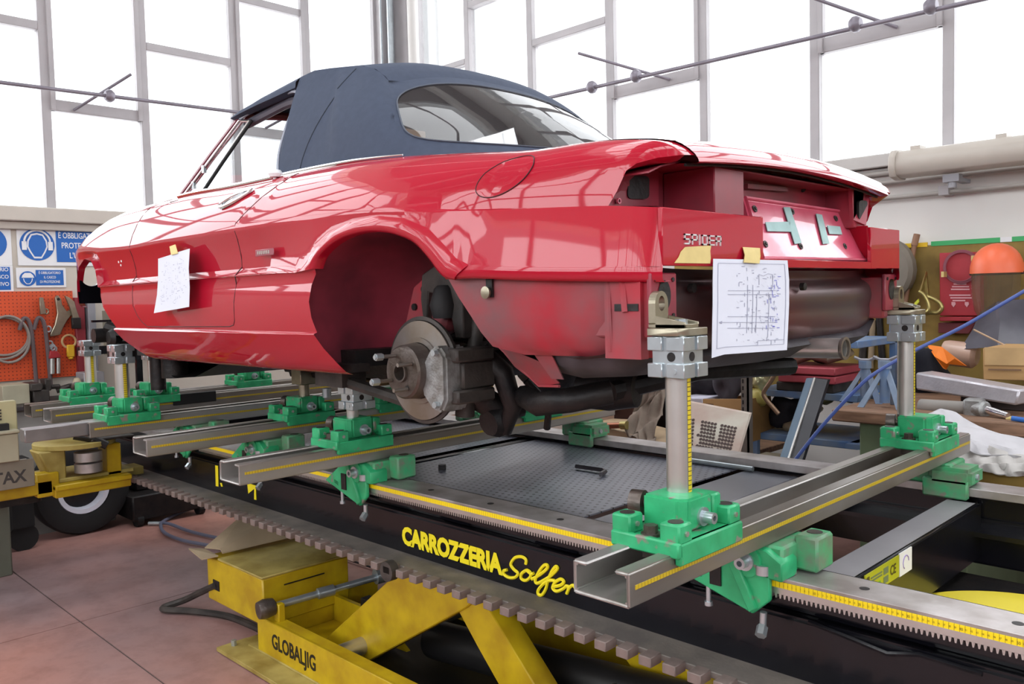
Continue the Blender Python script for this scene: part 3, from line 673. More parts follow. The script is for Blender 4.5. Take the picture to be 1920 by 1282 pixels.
# fuel flap
fc = Vector((-1.487, 0, 1.797)); fl_ = MB(); loop = []
for i in range(40):
    a = 2*PI*i/40; u, v = .088*math.cos(a), .041*math.sin(a); ca, sa = math.cos(.34), math.sin(.34)
    x, z = fc.x+u*ca-v*sa, fc.z+u*sa+v*ca
    p = snap(x, z); loop.append(p+Vector((0, -.0015, .0008)))
ff = obj('fuel_flap', MB().add(loop+[sum(loop, Vector())/40+Vector((0, -.003, .001))], [(i, (i+1) % 40, 40) for i in range(40)]), RED, car, smooth=True)
obj('flap_gap', MB().tube(loop, .0014, 6, True), gap, ff)
# belt chrome strip, door handle, mirror stub
pts = [PT(x, .122, sinterp(x, BELT)+.006) for x in [-3.50+.05*i for i in range(32)]]
obj('belt_strip', MB().tube(pts, lambda t: .0075 if t < .6 else .0075-.0125*(t-.6), 8), CHROME, car, smooth=True)
hp = [snap(x, z)+Vector((0, -.003, .001)) for x, z in ((-2.925, 1.848), (-2.90, 1.868), (-2.84, 1.888), (-2.76, 1.897), (-2.71, 1.896), (-2.715, 1.885), (-2.76, 1.868), (-2.82, 1.850), (-2.89, 1.838))]
hc = sum(hp, Vector())/9
dh = obj('door_handle', MB().add(hp+[hc+Vector((0, -.004, .002))], [(i, (i+1) % 9, 9) for i in range(9)]).tube([snap(x, z)+Vector((0, -.006, .002)) for x, z in ((-2.915, 1.852), (-2.90, 1.868), (-2.84, 1.885), (-2.76, 1.893), (-2.72, 1.893), (-2.735, 1.882), (-2.80, 1.862), (-2.88, 1.848))], .006, 8, True, sm=4), CHROME, car, smooth=True)
obj('handle_recess', MB().add([snap(x, z)+Vector((0, -.008, .004)) for x, z in ((-2.83, 1.866), (-2.80, 1.884), (-2.765, 1.887), (-2.77, 1.876), (-2.80, 1.860))], [(0, 1, 2, 3, 4)]), BLACK, dh)
obj('mirror_foot', MB().lathe([(0, 0), (.022, 0), (.026, .012), (.018, .024), (0, .028)], (-2.655, 1.515, 1.935), (0, 0, 1), 16).cyl((-2.66, 1.515, 1.91), (-2.66, 1.515, 1.94), .007), WHT, car, smooth=True)
# side badge behind the door and its lettering, front screw holes
bd = obj('badge_plate', MB().box(-2.606, -2.484, 1.3985, 1.401, 1.655, 1.677), mat('badge_grey', S(150, 70, 82), .3, .3), car, bevel=.003)
for k in range(7): obj('badge_mark', MB().box(-2.59+k*.012, -2.582+k*.012, 1.3968, 1.3988, 1.661, 1.672), CHROME, bd)
for x, z in ((-3.94, 1.70), (-3.925, 1.685), (-3.905, 1.702)): obj('paint_chip', MB().cyl(snap(x, z)+Vector((0, -.001, 0)), snap(x, z)+Vector((0, .002, 0)), .006, n=8), WHT, car)
# ---- front wheel housing: black liner with the open lamp hole
def ring(cx, cz, rx, rz, y, n=36): return [Vector((cx+rx*math.cos(2*PI*i/n), y, cz+rz*math.sin(2*PI*i/n))) for i in range(n)]
cy, cz = 1.535, 1.668
N = 36
inner = [Vector((-4.60, cy+.056*math.cos(2*PI*i/N), cz+.062*math.sin(2*PI*i/N))) for i in range(N)]
def boxray(a):
    c, s = math.cos(a), math.sin(a); t = min((.28 if c > 0 else .058)/max(1e-6, abs(c)), (.075 if s > 0 else .15)/max(1e-6, abs(s)))
    return Vector((-4.60, cy+t*c, cz+t*s))
outer = [boxray(2*PI*i/N) for i in range(N)]
m = MB(); m.grid([inner+[inner[0]], outer+[outer[0]]]); back = [p+Vector((.03, 0, 0)) for p in inner]; m.grid([inner+[inner[0]], back+[back[0]]])
b2 = [p+Vector((.03, 0, 0)) for p in outer]; m.grid([back+[back[0]], b2+[b2[0]]])
obj('lamp_bowl', m, BLACK, car, smooth=True)
m = MB(); arc = [(-4.44, 1.725), (-4.38, 1.733), (-4.27, 1.715), (-4.215, 1.665), (-4.19, 1.59)]
m.grid([[Vector((x, YC-wd(x)+i, z)) for x, z in arc] for i in (.03, .2, .5)]); 
obj('front_wheel_housing', m, BLKOIL, car, smooth=True)
m = MB().box(-4.2, -3.75, 1.62, 2.8, 1.38, 1.80).box(-4.18, -3.7, 1.5, 1.62, 1.36, 1.75)
obj('front_bulkhead', m, BLKOIL, car)
obj('gearbox', MB().prism([(-3.5, y, z) for y, z in ((1.95, 1.29), (2.0, 1.16), (2.15, 1.12), (2.3, 1.13), (2.42, 1.2), (2.45, 1.29))], (1.05, 0, .03)), BLKOIL, car, bevel=.02, seg=2)
m = MB().box(-4.0, -3.88, 1.52, 1.66, 1.30, 1.42); m.tube([(-4.28, 1.50, 1.40), (-4.2, 1.55, 1.37), (-4.05, 1.7, 1.34)], .03, 8)
m.cyl((-4.3, 1.44, 1.36), (-4.3, 1.52, 1.36), .035).cyl((-4.25, 1.5, 1.30), (-4.25, 1.62, 1.44), .022).box(-4.36, -4.2, 1.52, 1.60, 1.24, 1.33)
m.lathe([(0, -.02), (.03, -.02), (.045, 0), (.03, .03), (0, .03)], (-4.22, 1.50, 1.35), (0, 1, 0), 16)
obj('front_suspension', m, BLKOIL, car, smooth=True)
m = MB(); m.grid([[Vector((x, y, z)) for x, z in ((-4.15, 1.28), (-4.0, 1.20), (-3.8, 1.165), (-3.6, 1.18), (-3.35, 1.25), (-3.2, 1.285))] for y in (1.62, 1.72, 2.5, 2.6)])
m.box(-4.1, -3.3, 1.66, 2.6, 1.25, 1.36); m.cyl((-3.9, 1.66, 1.16), (-3.9, 1.66, 1.30), .06).cyl((-4.0, 1.62, 1.10), (-4.0, 1.62, 1.26), .035)
obj('engine_sump', m, BLKOIL, car, smooth=True)
# underside
obj('floor_pan', MB().box(-3.8, -2.25, 1.54, 2.88, 1.285, 1.34).box(-3.9, -2.2, 1.49, 1.56, 1.275, 1.30).box(-3.9, -2.2, 2.86, 2.93, 1.275, 1.40), BLKOIL, car)
# ---- rear wheel housing
WH = [(-2.33, 1.29), (-2.33, 1.42), (-2.30, 1.55), (-2.21, 1.65), (-2.09, 1.705), (-1.96, 1.715), (-1.84, 1.70), (-1.74, 1.655), (-1.69, 1.60), (-1.67, 1.56)]
WS = [Vector((x, 0, z)) for x, z in smooth([(a, 0, b) for a, b in WH], 4) for x, z in ((x, z),)] if False else [Vector(p) for p in smooth([(a, 0, b) for a, b in WH], 4)]
rows = []
for y, k in ((1.404, .992), (1.50, 1.0), (1.60, .99), (1.70, .96), (1.78, .90), (1.82, .82)):
    rows.append([Vector((-1.98+(p.x+1.98)*k, (YC-wd(p.x)+interp(p.z, sorted((zz, i) for zz, i in LOW))+.010 if y < 1.45 else y), 1.30+(p.z-1.30)*k)) for p in WS])
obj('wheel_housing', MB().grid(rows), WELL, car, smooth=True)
m = MB().prism([(x, 1.82, z) for x, z in ((-2.75, 1.28), (-2.55, 1.27), (-2.36, 1.36), (-2.24, 1.50), (-2.20, 1.58), (-2.08, 1.62), (-1.86, 1.62), (-1.7, 1.50), (-1.62, 1.56), (-1.6, 1.75), (-2.4, 1.75), (-2.75, 1.6))], (0, .02, 0))
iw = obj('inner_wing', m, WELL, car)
m = MB().prism([(x, 1.68, z) for x, z in ((-2.19, 1.37), (-2.12, 1.54), (-2.05, 1.575), (-1.95, 1.57), (-1.90, 1.55), (-1.96, 1.40), (-2.10, 1.34))], (0, .05, 0))
st = obj('strut_bracket', m, REDDULL, car, bevel=.006)
for x, z in ((-2.06, 1.53), (-2.11, 1.475), (-2.05, 1.46)): obj('bolt_hole', MB().cyl((x, 1.672, z), (x, 1.682, z), .011), BLKOIL, st)
# brake disc, hub, studs, caliper
DC = Vector((-1.98, 1.60, 1.285))
bk = obj('brake_disc', MB().lathe([(.085, .0), (.148, .0), (.150, .004), (.150, .012), (.10, .014), (.10, .02), (.085, .02), (.085, .0)], DC, (0, -1, 0), 48), RUST, car, smooth=True)
m = MB().lathe([(0, -.012), (.158, -.012), (.163, -.004), (.163, .004), (.152, .006)], DC, (0, -1, 0), 48)
obj('dust_shield', m, BLKDUST, bk, smooth=True)
hb = obj('hub', MB().lathe([(.082, .01), (.084, .03), (.080, .075), (.074, .082), (.03, .084), (.029, .092), (.024, .092), (.023, .06), (0, .06)], DC, (0, -1, 0), 40), IRON, car, smooth=True, angle=30)
for k in range(4):
    a = .5+k*PI/2; p = DC+Vector((.055*math.cos(a), -.084, .055*math.sin(a)))
    s_ = obj('wheel_stud', MB().cyl(p, p+Vector((0, -.05, 0)), .006, n=10), RUST, hb, smooth=True)
    if k in (1, 2): obj('stud_nut', MB().cyl(p+Vector((0, -.048, 0)), p+Vector((0, -.072, 0)), .011, n=6).cyl(p+Vector((0, -.07, 0)), p+Vector((0, -.076, 0)), .007, n=8), ZINC, hb)
obj('hub_hole', MB().cyl(DC+Vector((.025, -.0845, -.045)), DC+Vector((.025, -.0825, -.045)), .008), BLKOIL, hb)
cp = obj('brake_caliper', MB().prism([(DC.x+a, DC.y-.055, DC.z+b) for a, b in ((.10, .075), (.135, .08), (.165, .05), (.165, -.075), (.14, -.115), (.095, -.105), (.06, -.07), (.05, -.02), (.065, .03))], (0, .10, 0)), ALU, car, bevel=.009, seg=2)
obj('caliper_bridge', MB().box(DC.x+.12, DC.x+.19, DC.y-.03, DC.y+.12, DC.z+.03, DC.z+.07).box(DC.x+.12, DC.x+.19, DC.y-.03, DC.y+.12, DC.z-.09, DC.z-.05).box(DC.x+.14, DC.x+.18, DC.y+.0, DC.y+.13, DC.z-.05, DC.z+.03), BLKDUST, cp, bevel=.006)
for z in (.06, -.09): obj('caliper_bolt', MB().cyl((DC.x+.13, DC.y-.056, DC.z+z), (DC.x+.13, DC.y-.07, DC.z+z), .01, n=6), ZINC, cp)
# spring, damper, axle parts
m = MB(); m.tube([(-1.99+.05*math.cos(t), 1.74+.05*math.sin(t), 1.30+.26*t/(PI*12)) for t in [PI*12*i/150 for i in range(151)]], .009, 6)
obj('coil_spring', m, BLKOIL, car, smooth=True)
obj('spring_cap', MB().prism([(x, 1.66, z) for x, z in ((-2.06, 1.50), (-2.05, 1.575), (-1.99, 1.60), (-1.92, 1.585), (-1.86, 1.52), (-1.86, 1.38), (-1.90, 1.38), (-1.93, 1.50), (-2.02, 1.52), (-2.03, 1.43), (-2.05, 1.43))], (0, .12, 0)), BLKDUST, car, bevel=.004)
obj('bump_stop', MB().lathe([(0, 0), (.035, 0), (.045, .04), (.03, .09), (.02, .10), (0, .10)], (-1.945, 1.66, 1.44), (0, 0, 1), 16), RUBBER, car, smooth=True)
obj('damper', MB().cyl((-1.90, 1.70, 1.20), (-1.84, 1.72, 1.50), .022).cyl((-1.91, 1.70, 1.14), (-1.90, 1.70, 1.22), .03), BLKDUST, car, smooth=True)
m = MB().cyl((-1.95, 1.62, 1.285), (-1.95, 2.8, 1.285), .045, n=16)
m.lathe([(0, -.14), (.06, -.13), (.11, -.06), (.12, 0), (.11, .06), (.06, .13), (0, .14)], (-1.95, 2.15, 1.27), (0, 1, 0), 20)
m.tube([(-1.93, 1.68, 1.30), (-1.90, 1.74, 1.20), (-1.86, 1.80, 1.15), (-1.83, 1.86, 1.17)], .045, 10)
m.tube([(-1.86, 1.72, 1.33), (-1.80, 1.76, 1.27), (-1.78, 1.78, 1.17), (-1.84, 1.80, 1.09)], lambda t: .04-.015*t, 10)
m.tube([(-1.80, 1.86, 1.24), (-1.76, 1.92, 1.16), (-1.80, 1.95, 1.08)], .012, 8)
m.lathe([(0, -.03), (.04, -.03), (.055, 0), (.04, .03), (0, .03)], (-1.86, 1.78, 1.12), (0, 1, .2), 14)
obj('rear_axle', m, BLKOIL, car, smooth=True)
obj('trailing_arm', MB().tube([(-2.5, 1.66, 1.22), (-2.2, 1.66, 1.18), (-2.0, 1.66, 1.15)], .022, 8).box(-2.62, -2.45, 1.62, 1.72, 1.20, 1.29), BLKDUST, car, smooth=True)
for p in ((-1.86, 1.74, 1.215), (-1.80, 1.78, 1.155)): obj('yellow_clip', MB().cbox(p, (.025, .02, .012)), mat('yellow_clip', S(236, 190, 20), .5, var=0), car)
# ---- lower rear quarter (dull, dented) and hanging flanges
Q = {1.572: (-1.692, -1.09), 1.50: (-1.645, -1.09), 1.456: (-1.612, -1.095), 1.41: (-1.58, -1.10), 1.374: (-1.552, -1.11), 1.353: (-1.47, -1.115)}
rows = []
for k, (z, (x0, x1)) in enumerate(Q.items()):
    rows.append([PT(x0+(x1-x0)*i/24, (.034, .036, .040, .048, .062, .085)[k]+.004*math.sin(i*.9+k), z) for i in range(25)])
ql = obj('lower_quarter_panel', MB().grid(rows), REDDULL, car, smooth=True)
obj('slot', MB().cbox(PT(-1.53, .030, 1.525), (.022, .006, .05)), BLKOIL, ql)
obj('panel_bolt', MB().lathe([(0, -.006), (.014, -.004), (.016, .004), (0, .008)], PT(-1.535, .022, 1.512), (0, -1, 0), 14), NICKEL, ql, smooth=True)
m = MB(); A1 = [(-1.61, 1.55, 1.46), (-1.66, 1.60, 1.372), (-1.60, 1.61, 1.31), (-1.52, 1.62, 1.262)]; A2 = [(-1.57, 1.50, 1.42), (-1.50, 1.52, 1.358), (-1.45, 1.56, 1.33), (-1.43, 1.60, 1.275)]
m.sheet([A1, A2], .004, (0, 1, 0)); m.tube([(-1.61, 1.55, 1.46), (-1.655, 1.59, 1.39), (-1.66, 1.60, 1.372), (-1.52, 1.62, 1.262), (-1.43, 1.60, 1.268)], .004, 6)
m.sheet([[(-1.46, 1.54, 1.352), (-1.40, 1.54, 1.352)], [(-1.43, 1.57, 1.29), (-1.39, 1.57, 1.29)]], .004, (0, 1, 0))
obj('hanging_flange', m, REDDULL, car, smooth=True)
m = MB(); sec = [(-1.50, 1.345), (-1.44, 1.305), (-1.35, 1.293), (-1.2, 1.305), (-1.13, 1.345), (-1.16, 1.37)]
m.grid([[Vector((x, y, z+dz)) for x, z in sec] for y, dz in ((1.545, .07), (1.56, .03), (1.60, .0), (2.2, -.01), (2.80, 0), (2.86, .05))])
obj('spare_wheel_well', m, mat('grey_underseal', S(78, 74, 80), .5, .1, col2=S(54, 50, 54), vs=9, bump=.2, bs=40), car, smooth=True)
m = MB(); m.tube([(-1.75, 1.8, 1.20), (-1.62, 1.72, 1.195), (-1.5, 1.72, 1.215), (-1.42, 1.8, 1.235)], .035, 10)
m.lathe([(0, -.1), (.05, -.09), (.06, 0), (.05, .09), (0, .1)], (-1.55, 1.95, 1.215), (1, .3, .05), 16)
m.tube([(-1.5, 1.9, 1.22), (-1.4, 2.2, 1.26), (-1.3, 2.6, 1.25)], .03, 8)
obj('silencer', m, BLKOIL, car, smooth=True)
# ---- tail: bumper panels, lamp recesses, number plate pressing
t1 = MB()
t1.box(-1.072, -1.0595, 1.531, 1.975, 1.560, 1.687).box(-1.26, -1.07, 1.54, 1.99, 1.675, 1.688)      # near bumper panel and shelf
t1.box(-1.072, -1.0595, 2.655, 2.889, 1.562, 1.690).box(-1.26, -1.07, 2.66, 2.90, 1.675, 1.690)
t1.box(-1.075, -1.06, 1.95, 2.70, 1.560, 1.582)
wp = [at(1583, 427, X=-1.14), at(1628, 422, X=-1.062), at(1634, 489, X=-1.062), at(1618, 489, X=-1.12)]
t1.prism(wp, (-.01, .004, 0))
t1.box(-1.10, -1.06, 1.965, 1.975, 1.57, 1.688)
obj('tail_panel', t1, RED, car, bevel=.003)
t2 = MB().box(-1.25, -1.10, 1.811, 1.953, 1.69, 1.806).box(-1.25, -1.10, 2.62, 2.70, 1.69, 1.81)
objs('lamp_bulkhead', t2, REDIN, car, bevel=.003)
t3 = MB().prism([(-1.28, y, z) for y, z in ((1.52, 1.68), (1.52, 1.73), (1.58, 1.79), (1.83, 1.81), (1.83, 1.68))], (.03, 0, 0)).box(-1.22, -1.19, 1.95, 2.66, 1.62, 1.83).box(-1.28, -1.25, 2.66, 2.92, 1.68, 1.82)
t3.box(-1.27, -1.11, 1.66, 2.76, 1.806, 1.810)
t3.prism([(-1.24, y, z) for y, z in ((1.555, 1.768), (1.60, 1.785), (1.68, 1.803), (1.68, 1.807), (1.60, 1.789), (1.555, 1.772))], (.13, 0, 0))
tp = obj('inner_tail_panel', t3, REDIN, car)
# near lamp recess side plate with square opening
pp = [at(1124, 386, X=-1.215), at(1150, 318, X=-1.19), at(1183, 306, X=-1.19), at(1235, 306, X=-1.23), at(1235, 386, X=-1.23)]
sp_ = obj('lamp_plate', MB().prism(pp, (-.012, .004, 0)), REDIN, car)
def rrect(px0, py0, px1, py1, X, r=8):
    P = []
    for cx, cy_, a0 in ((px1-r, py0+r, -90), (px1-r, py1-r, 0), (px0+r, py1-r, 90), (px0+r, py0+r, 180)):
        for k in range(5):
            a = math.radians(a0+k*22.5); P.append(at(cx+r*math.cos(a), cy_+r*math.sin(a), X=X))
    return P
obj('lamp_opening', MB().prism(rrect(1175, 330, 1215, 373, -1.222), (.004, 0, 0)), BLKOIL, sp_)
for q in ((1157, 336), (1158, 377)): c = at(*q, X=-1.215); obj('screw_hole', MB().cyl(c, c+Vector((.006, 0, 0)), .007, n=12, inner=.004), REDSHEEN, sp_); obj('screw_hole', MB().cyl(c, c+Vector((.003, 0, 0)), .0045, n=12), BLKOIL, sp_)
fp = obj('lamp_plate', MB().prism([at(1597, 350, X=-1.10), at(1632, 352, X=-1.10), at(1624, 422, X=-1.08), at(1600, 412, X=-1.10)], (-.012, 0, 0)), REDIN, car)
obj('lamp_opening', MB().prism(rrect(1606, 376, 1622, 413, -1.10, 5), (.008, 0, 0)), BLKOIL, fp)
# number plate pressing
lp = [at(1392, 369, X=-1.15), at(1586, 397, X=-1.15), at(1628, 489, X=-1.085), at(1426, 486, X=-1.085)]
nl = (lp[1]-lp[0]).cross(lp[3]-lp[0]).normalized()
if nl.x < 0: nl = -nl
plate = obj('number_plate_pressing', MB().prism(lp, nl*-.01), REDSHEEN, car)
cen = sum(lp, Vector())/4
obj('pressing_edge', MB().tube([cen.lerp(p, .97)+nl*.003 for p in lp], .005, 6, True), REDSHEEN, plate, smooth=True)
def on_pl(px, py, off=.003):
    d = at(px, py, X=-1.1)-CAM; t = (lp[0]-CAM).dot(nl)/d.dot(nl); return CAM+d*t+nl*off
for q in ((1414, 392), (1484, 397), (1566, 410), (1434, 458), (1500, 462), (1583, 462)):
    obj('fixing_hole', MB().cyl(on_pl(*q, -.002), on_pl(*q, .004), .010, n=10).cyl(on_pl(*q, .002), on_pl(*q, .007), .0045, n=6), BLKDUST, plate)
brk = mat('pale_green_steel', S(140, 172, 170), .45, .3, var=.1, vs=20)
for P in (((1466, 390), (1478, 390), (1500, 457), (1487, 459)), ((1527, 402), (1538, 404), (1552, 458), (1540, 459)), ((1432, 418), (1478, 417), (1480, 436), (1436, 435)), ((1548, 424), (1572, 426), (1576, 441), (1552, 440))):
    obj('plate_bracket', MB().prism([on_pl(*q, .004) for q in P], nl*.002), brk, plate)
for P in (((1395, 345), (1470, 352), (1470, 360), (1395, 354)), ((1440, 330), (1450, 331), (1450, 341), (1440, 340)), ((1560, 350), (1575, 352), (1573, 366), (1562, 364))):
    obj('latch_part', MB().prism([at(*q, X=-1.185) for q in P], (.012, 0, 0)), REDDULL, tp)
obj('drain_hole', MB().cyl(at(1505, 355, X=-1.19), at(1505, 355, X=-1.186), .009), BLKOIL, tp)
for k, q in enumerate(((1284, 460),)):
    pass
GL = {'S': [[(1, 1), (0, 1), (0, .5), (1, .5), (1, 0), (0, 0)]], 'P': [[(0, 0), (0, 1), (1, 1), (1, .45), (0, .45)]], 'I': [[(0, 0), (0, 1)]], 'D': [[(0, 0), (0, 1), (1, 1), (1, 0), (0, 0)]], 'E': [[(1, 1), (0, 1), (0, 0), (1, 0)], [(0, .5), (1, .5)]], 'R': [[(0, 0), (0, 1), (1, 1), (1, .45), (0, .45)], [(.9, .45), (.9, 0)]]}
y_ = 1.615
for ch in 'SPIDER':
    m = MB(); wl_ = .0190 if ch != 'I' else 0
    for pl in GL[ch]:
        for (a, b), (c, d) in zip(pl, pl[1:]):
            ya, yb = sorted((y_+a*wl_, y_+c*wl_)); za, zb_ = sorted((1.610+b*.0205, 1.610+d*.0205))
            m.box(-1.0598, -1.0565, ya-.0017, yb+.0017, za-.0017, zb_+.0017)
    obj('name_letter', m, LETS, car); y_ += (wl_ if ch != 'I' else .001)+.0112
# ---- valance roll below the tail
prof = [(-1.14, 1.556), (-1.15, 1.53), (-1.125, 1.512), (-1.112, 1.49), (-1.110, 1.465), (-1.116, 1.44), (-1.115, 1.415), (-1.122, 1.385), (-1.15, 1.358), (-1.20, 1.340), (-1.30, 1.33)]
ps = smooth([(x, 0, z) for x, z in prof], 3)
va = obj('rear_valance', MB().grid([[Vector((p.x-(.03*abs(s)**6), YC+.69*s, p.z+.02*abs(s)**8)) for p in ps] for s in [-1+2*i/24 for i in range(25)]]), PRIMER, car, smooth=True, angle=60)
for q in ((1508, 537), (1300, 540)): c = at(*q, X=-1.10); obj('valance_hole', MB().cyl(c+Vector((-.01, 0, 0)), c+Vector((.003, 0, 0)), .011, n=14), BLKOIL, va)
# chassis horns (bumper bracket boxes)
for n_, (y0, y1) in enumerate(((1.515, 1.60), (2.82, 2.905))):
    m = MB().box(-1.30, -1.085, y0, y1, 1.40, 1.535)
    h = obj('chassis_horn', m, REDDULL, car, bevel=.006)
    obj('horn_flange', MB().box(-1.088, -1.076, y0-.008, y1+.008, 1.425, 1.545), REDIN, h, bevel=.003)
    obj('horn_opening', MB().add([Vector((-1.074, (y0+y1)/2+.024*math.cos(a), 1.495+.034*math.sin(a))) for a in [2*PI*i/24 for i in range(24)]], [tuple(range(24))]), BLKOIL, h)
    for dy, dz in ((-.034, .04), (.034, .04), (.034, -.04)): obj('weld_nut', MB().cyl((-1.076, (y0+y1)/2+dy, 1.49+dz), (-1.073, (y0+y1)/2+dy, 1.49+dz), .005, n=8), BLKOIL, h)
m = MB().tube([(-1.19, 1.505, 1.53), (-1.185, 1.50, 1.46), (-1.185, 1.505, 1.37)], .006, 6).tube([(-1.15, 1.505, 1.53), (-1.14, 1.50, 1.46)], .008, 6)
m.box(-1.20, -1.10, 1.502, 1.53, 1.355, 1.545)
obj('corner_seam', m, REDDULL, car, smooth=True)
obj('corner_slot', MB().box(-1.17, -1.105, 1.4995, 1.503, 1.462, 1.478), BLKOIL, car)
# exhaust
ex = obj('exhaust_pipe', MB().cyl((-1.045, 2.42, 1.326), (-1.45, 2.40, 1.32), .030, n=24, inner=.025), STEEL, car, smooth=True)
obj('pipe_lip', MB().lathe([(.030, 0), (.034, .006), (.034, .012), (.026, .012), (.026, -.02)], (-1.05, 2.42, 1.326), (1, 0, 0), 24), RUST, ex, smooth=True)
obj('bore', MB().cyl((-1.09, 2.42, 1.326), (-1.085, 2.42, 1.326), .0255), BLKOIL, ex)
# ---- cabin
cb = MB().box(-3.45, -2.35, 1.56, 2.86, 1.42, 1.46).box(-3.5, -3.42, 1.5, 2.92, 1.42, 1.93).box(-2.36, -2.32, 1.84, 2.60, 1.42, 1.72).box(-2.36, -1.72, 1.60, 2.82, 1.745, 1.76).box(-1.75, -1.72, 1.60, 2.82, 1.76, 1.90)
cb.box(-3.45, -2.42, 1.50, 1.53, 1.42, 1.90).box(-3.45, -2.42, 2.89, 2.92, 1.42, 1.90)
obj('cabin_tub', cb, mat('dark_trim', S(40, 38, 40), .7), car)
def seat(yc):
    s = obj('seat', MB().box(-2.85, -2.45, yc-.23, yc+.23, 1.50, 1.62).prism([(x, yc-.22, z) for x, z in ((-2.52, 1.6), (-2.40, 1.6), (-2.27, 1.94), (-2.34, 1.95))], (0, .44, 0)), BEIGE, car, bevel=.03, seg=3)
    obj('headrest', MB().cbox((-2.27, yc-.04*(yc < 2), 2.015), (.08, .17, .12)), BEIGE, s, bevel=.035, seg=3)
seat(1.86); seat(2.55)
sw = obj('steering_wheel', MB().tube([(-3.02+.10*math.cos(a)*.4, 1.84+.17*math.sin(a), 1.86+.17*math.cos(a)) for a in [2*PI*i/32 for i in range(32)]], .012, 8, True), RUBBER, car, smooth=True)
obj('door_trim_cover', MB().tube([(-2.95, 1.60, 1.93), (-2.80, 1.60, 1.965), (-2.68, 1.59, 1.965), (-2.62, 1.58, 1.94)], .024, 10), WHT, car, smooth=True)
# windscreen frame
def frame_pts(s): return [(-3.56, YC-s*.635, 1.955), (-3.37, YC-s*.575, 2.12), (-3.20, YC-s*.52, 2.262)]
hd = [(-3.20, YC-.52, 2.262), (-3.215, YC-.35, 2.285), (-3.23, YC, 2.30), (-3.215, YC+.35, 2.285), (-3.20, YC+.52, 2.262)]
wf = obj('windscreen_frame', MB().tube(frame_pts(1), .016, 8).tube(frame_pts(-1), .016, 8).tube(hd, .018, 8), mat('frame_red', S(120, 60, 70), .3, .3), car, smooth=True)
objs('chrome_bead', MB().tube([Vector(p)+Vector((.03, -.006, 0)) for p in frame_pts(1)], .007, 8).tube([Vector(p)+Vector((.03, .006, 0)) for p in frame_pts(-1)], .007, 8), CHROME, wf, smooth=True)
gr = []
for k in range(7):
    t = k/6; zz = 1.955+(2.262-1.955)*t; xx = -3.56+.36*t; hw = .635-.115*t
    gr.append([Vector((xx-.06*(1-s*s)*(1-.4*t), YC+hw*s, zz+.03*(1-s*s)*t)) for s in [-1+i/6 for i in range(13)]])
obj('windscreen', MB().grid(gr), CARGLASS, car, smooth=True)
vf = obj('vent_frame', MB().tube([(-3.50, 1.565, 1.965), (-3.34, 1.615, 2.10), (-3.185, 1.665, 2.235), (-3.12, 1.675, 2.225)], .006, 8).tube([(-3.34, 1.562, 1.955), (-3.25, 1.61, 2.07), (-3.12, 1.675, 2.225)], .008, 8), CHROME, car, smooth=True)
obj('vent_post', MB().tube([(-3.325, 1.562, 1.955), (-3.235, 1.61, 2.07), (-3.105, 1.675, 2.225)], .007, 8), RUBBER, vf, smooth=True)
obj('vent_glass', MB().quad((-3.49, 1.566, 1.965), (-3.345, 1.563, 1.955), (-3.125, 1.675, 2.222), (-3.185, 1.666, 2.232)), CARGLASS, vf)
for p in ((-3.385, 1.60, 2.06), (-3.45, 1.583, 2.0)): obj('vent_catch', MB().cbox(p, (.02, .012, .03)), ZINC, vf)
# ---- soft top
st = obj('soft_top', MB(), CANVAS, car); 
HD = lambda s: Vector((-3.215-.02*(1-s*s), YC+.53*s, 2.268+.045*(1-s*s)))
def roofrow(x, hw, ze, crown, sag=0):
    return [Vector((x+.0*s, YC+hw*s, ze+crown*(1-abs(s)**2.4)-sag*math.sin(PI*min(1, abs(s)))*0)) for s in [-1+2*i/32 for i in range(33)]]
ST = [(-3.24, .535, 2.262, .045), (-3.15, .545, 2.275, .052), (-3.0, .55, 2.29, .060), (-2.85, .55, 2.302, .066), (-2.72, .545, 2.315, .068), (-2.64, .535, 2.325, .062), (-2.56, .525, 2.318, .060), (-2.46, .515, 2.305, .062), (-2.38, .505, 2.292, .066), (-2.32, .50, 2.27, .068), (-2.275, .495, 2.238, .072), (-2.255, .49, 2.212, .075)]
rows = [roofrow(*r) for r in ST]
roof = MB().grid(rows)
# cantrail skirt above the side windows
for s in (-1, 1):
    edge = [r[0] if s < 0 else r[-1] for r in rows[:5]]
    low = [p+Vector((0, -s*0+(.0), -.0)) for p in edge]
    dr_ = [.012, .022, .030, .036, .040, .045]
    g = [edge, [p+Vector((0, s*.018, -d*.45)) for p, d in zip(edge, dr_)], [p+Vector((0, s*.022, -d)) for p, d in zip(edge, dr_)], [p+Vector((0, -s*.01, -d-.006)) for p, d in zip(edge, dr_)]]
    roof.grid(g)
obj('roof_canvas', roof, CANVAS, st, smooth=True, angle=45)
# quarters and rear skirt: base line against top line
BASEL = [(-2.655, 1.525, 1.932), (-2.50, 1.527, 1.932), (-2.30, 1.53, 1.928), (-2.12, 1.54, 1.922), (-1.98, 1.575, 1.912), (-1.87, 1.66, 1.908), (-1.79, 1.80, 1.906), (-1.74, 2.0, 1.908), (-1.72, 2.21, 1.910)]
e_ = [(r[0], YC-r[1], r[2]) for r in ST]; cr_ = [(-2.255, YC+.49*s, 2.212+.075*(1-abs(s)**2.4)) for s in (-.93, -.8, -.6, -.4, -.2, 0)]
TOPL = [e_[4], e_[5], e_[7], e_[9], e_[10], e_[11]]+cr_[1:2]+cr_[3:4]+cr_[5:6]
bl_ = smooth(BASEL, 5)
tl_ = [Vector(p) for p in resample([Vector(q) for q in e_[4:]], 21)]+[Vector((-2.255, YC+.49*s, 2.212+.075*(1-abs(s)**2.4))) for s in [-1+k/20 for k in range(1, 21)]]
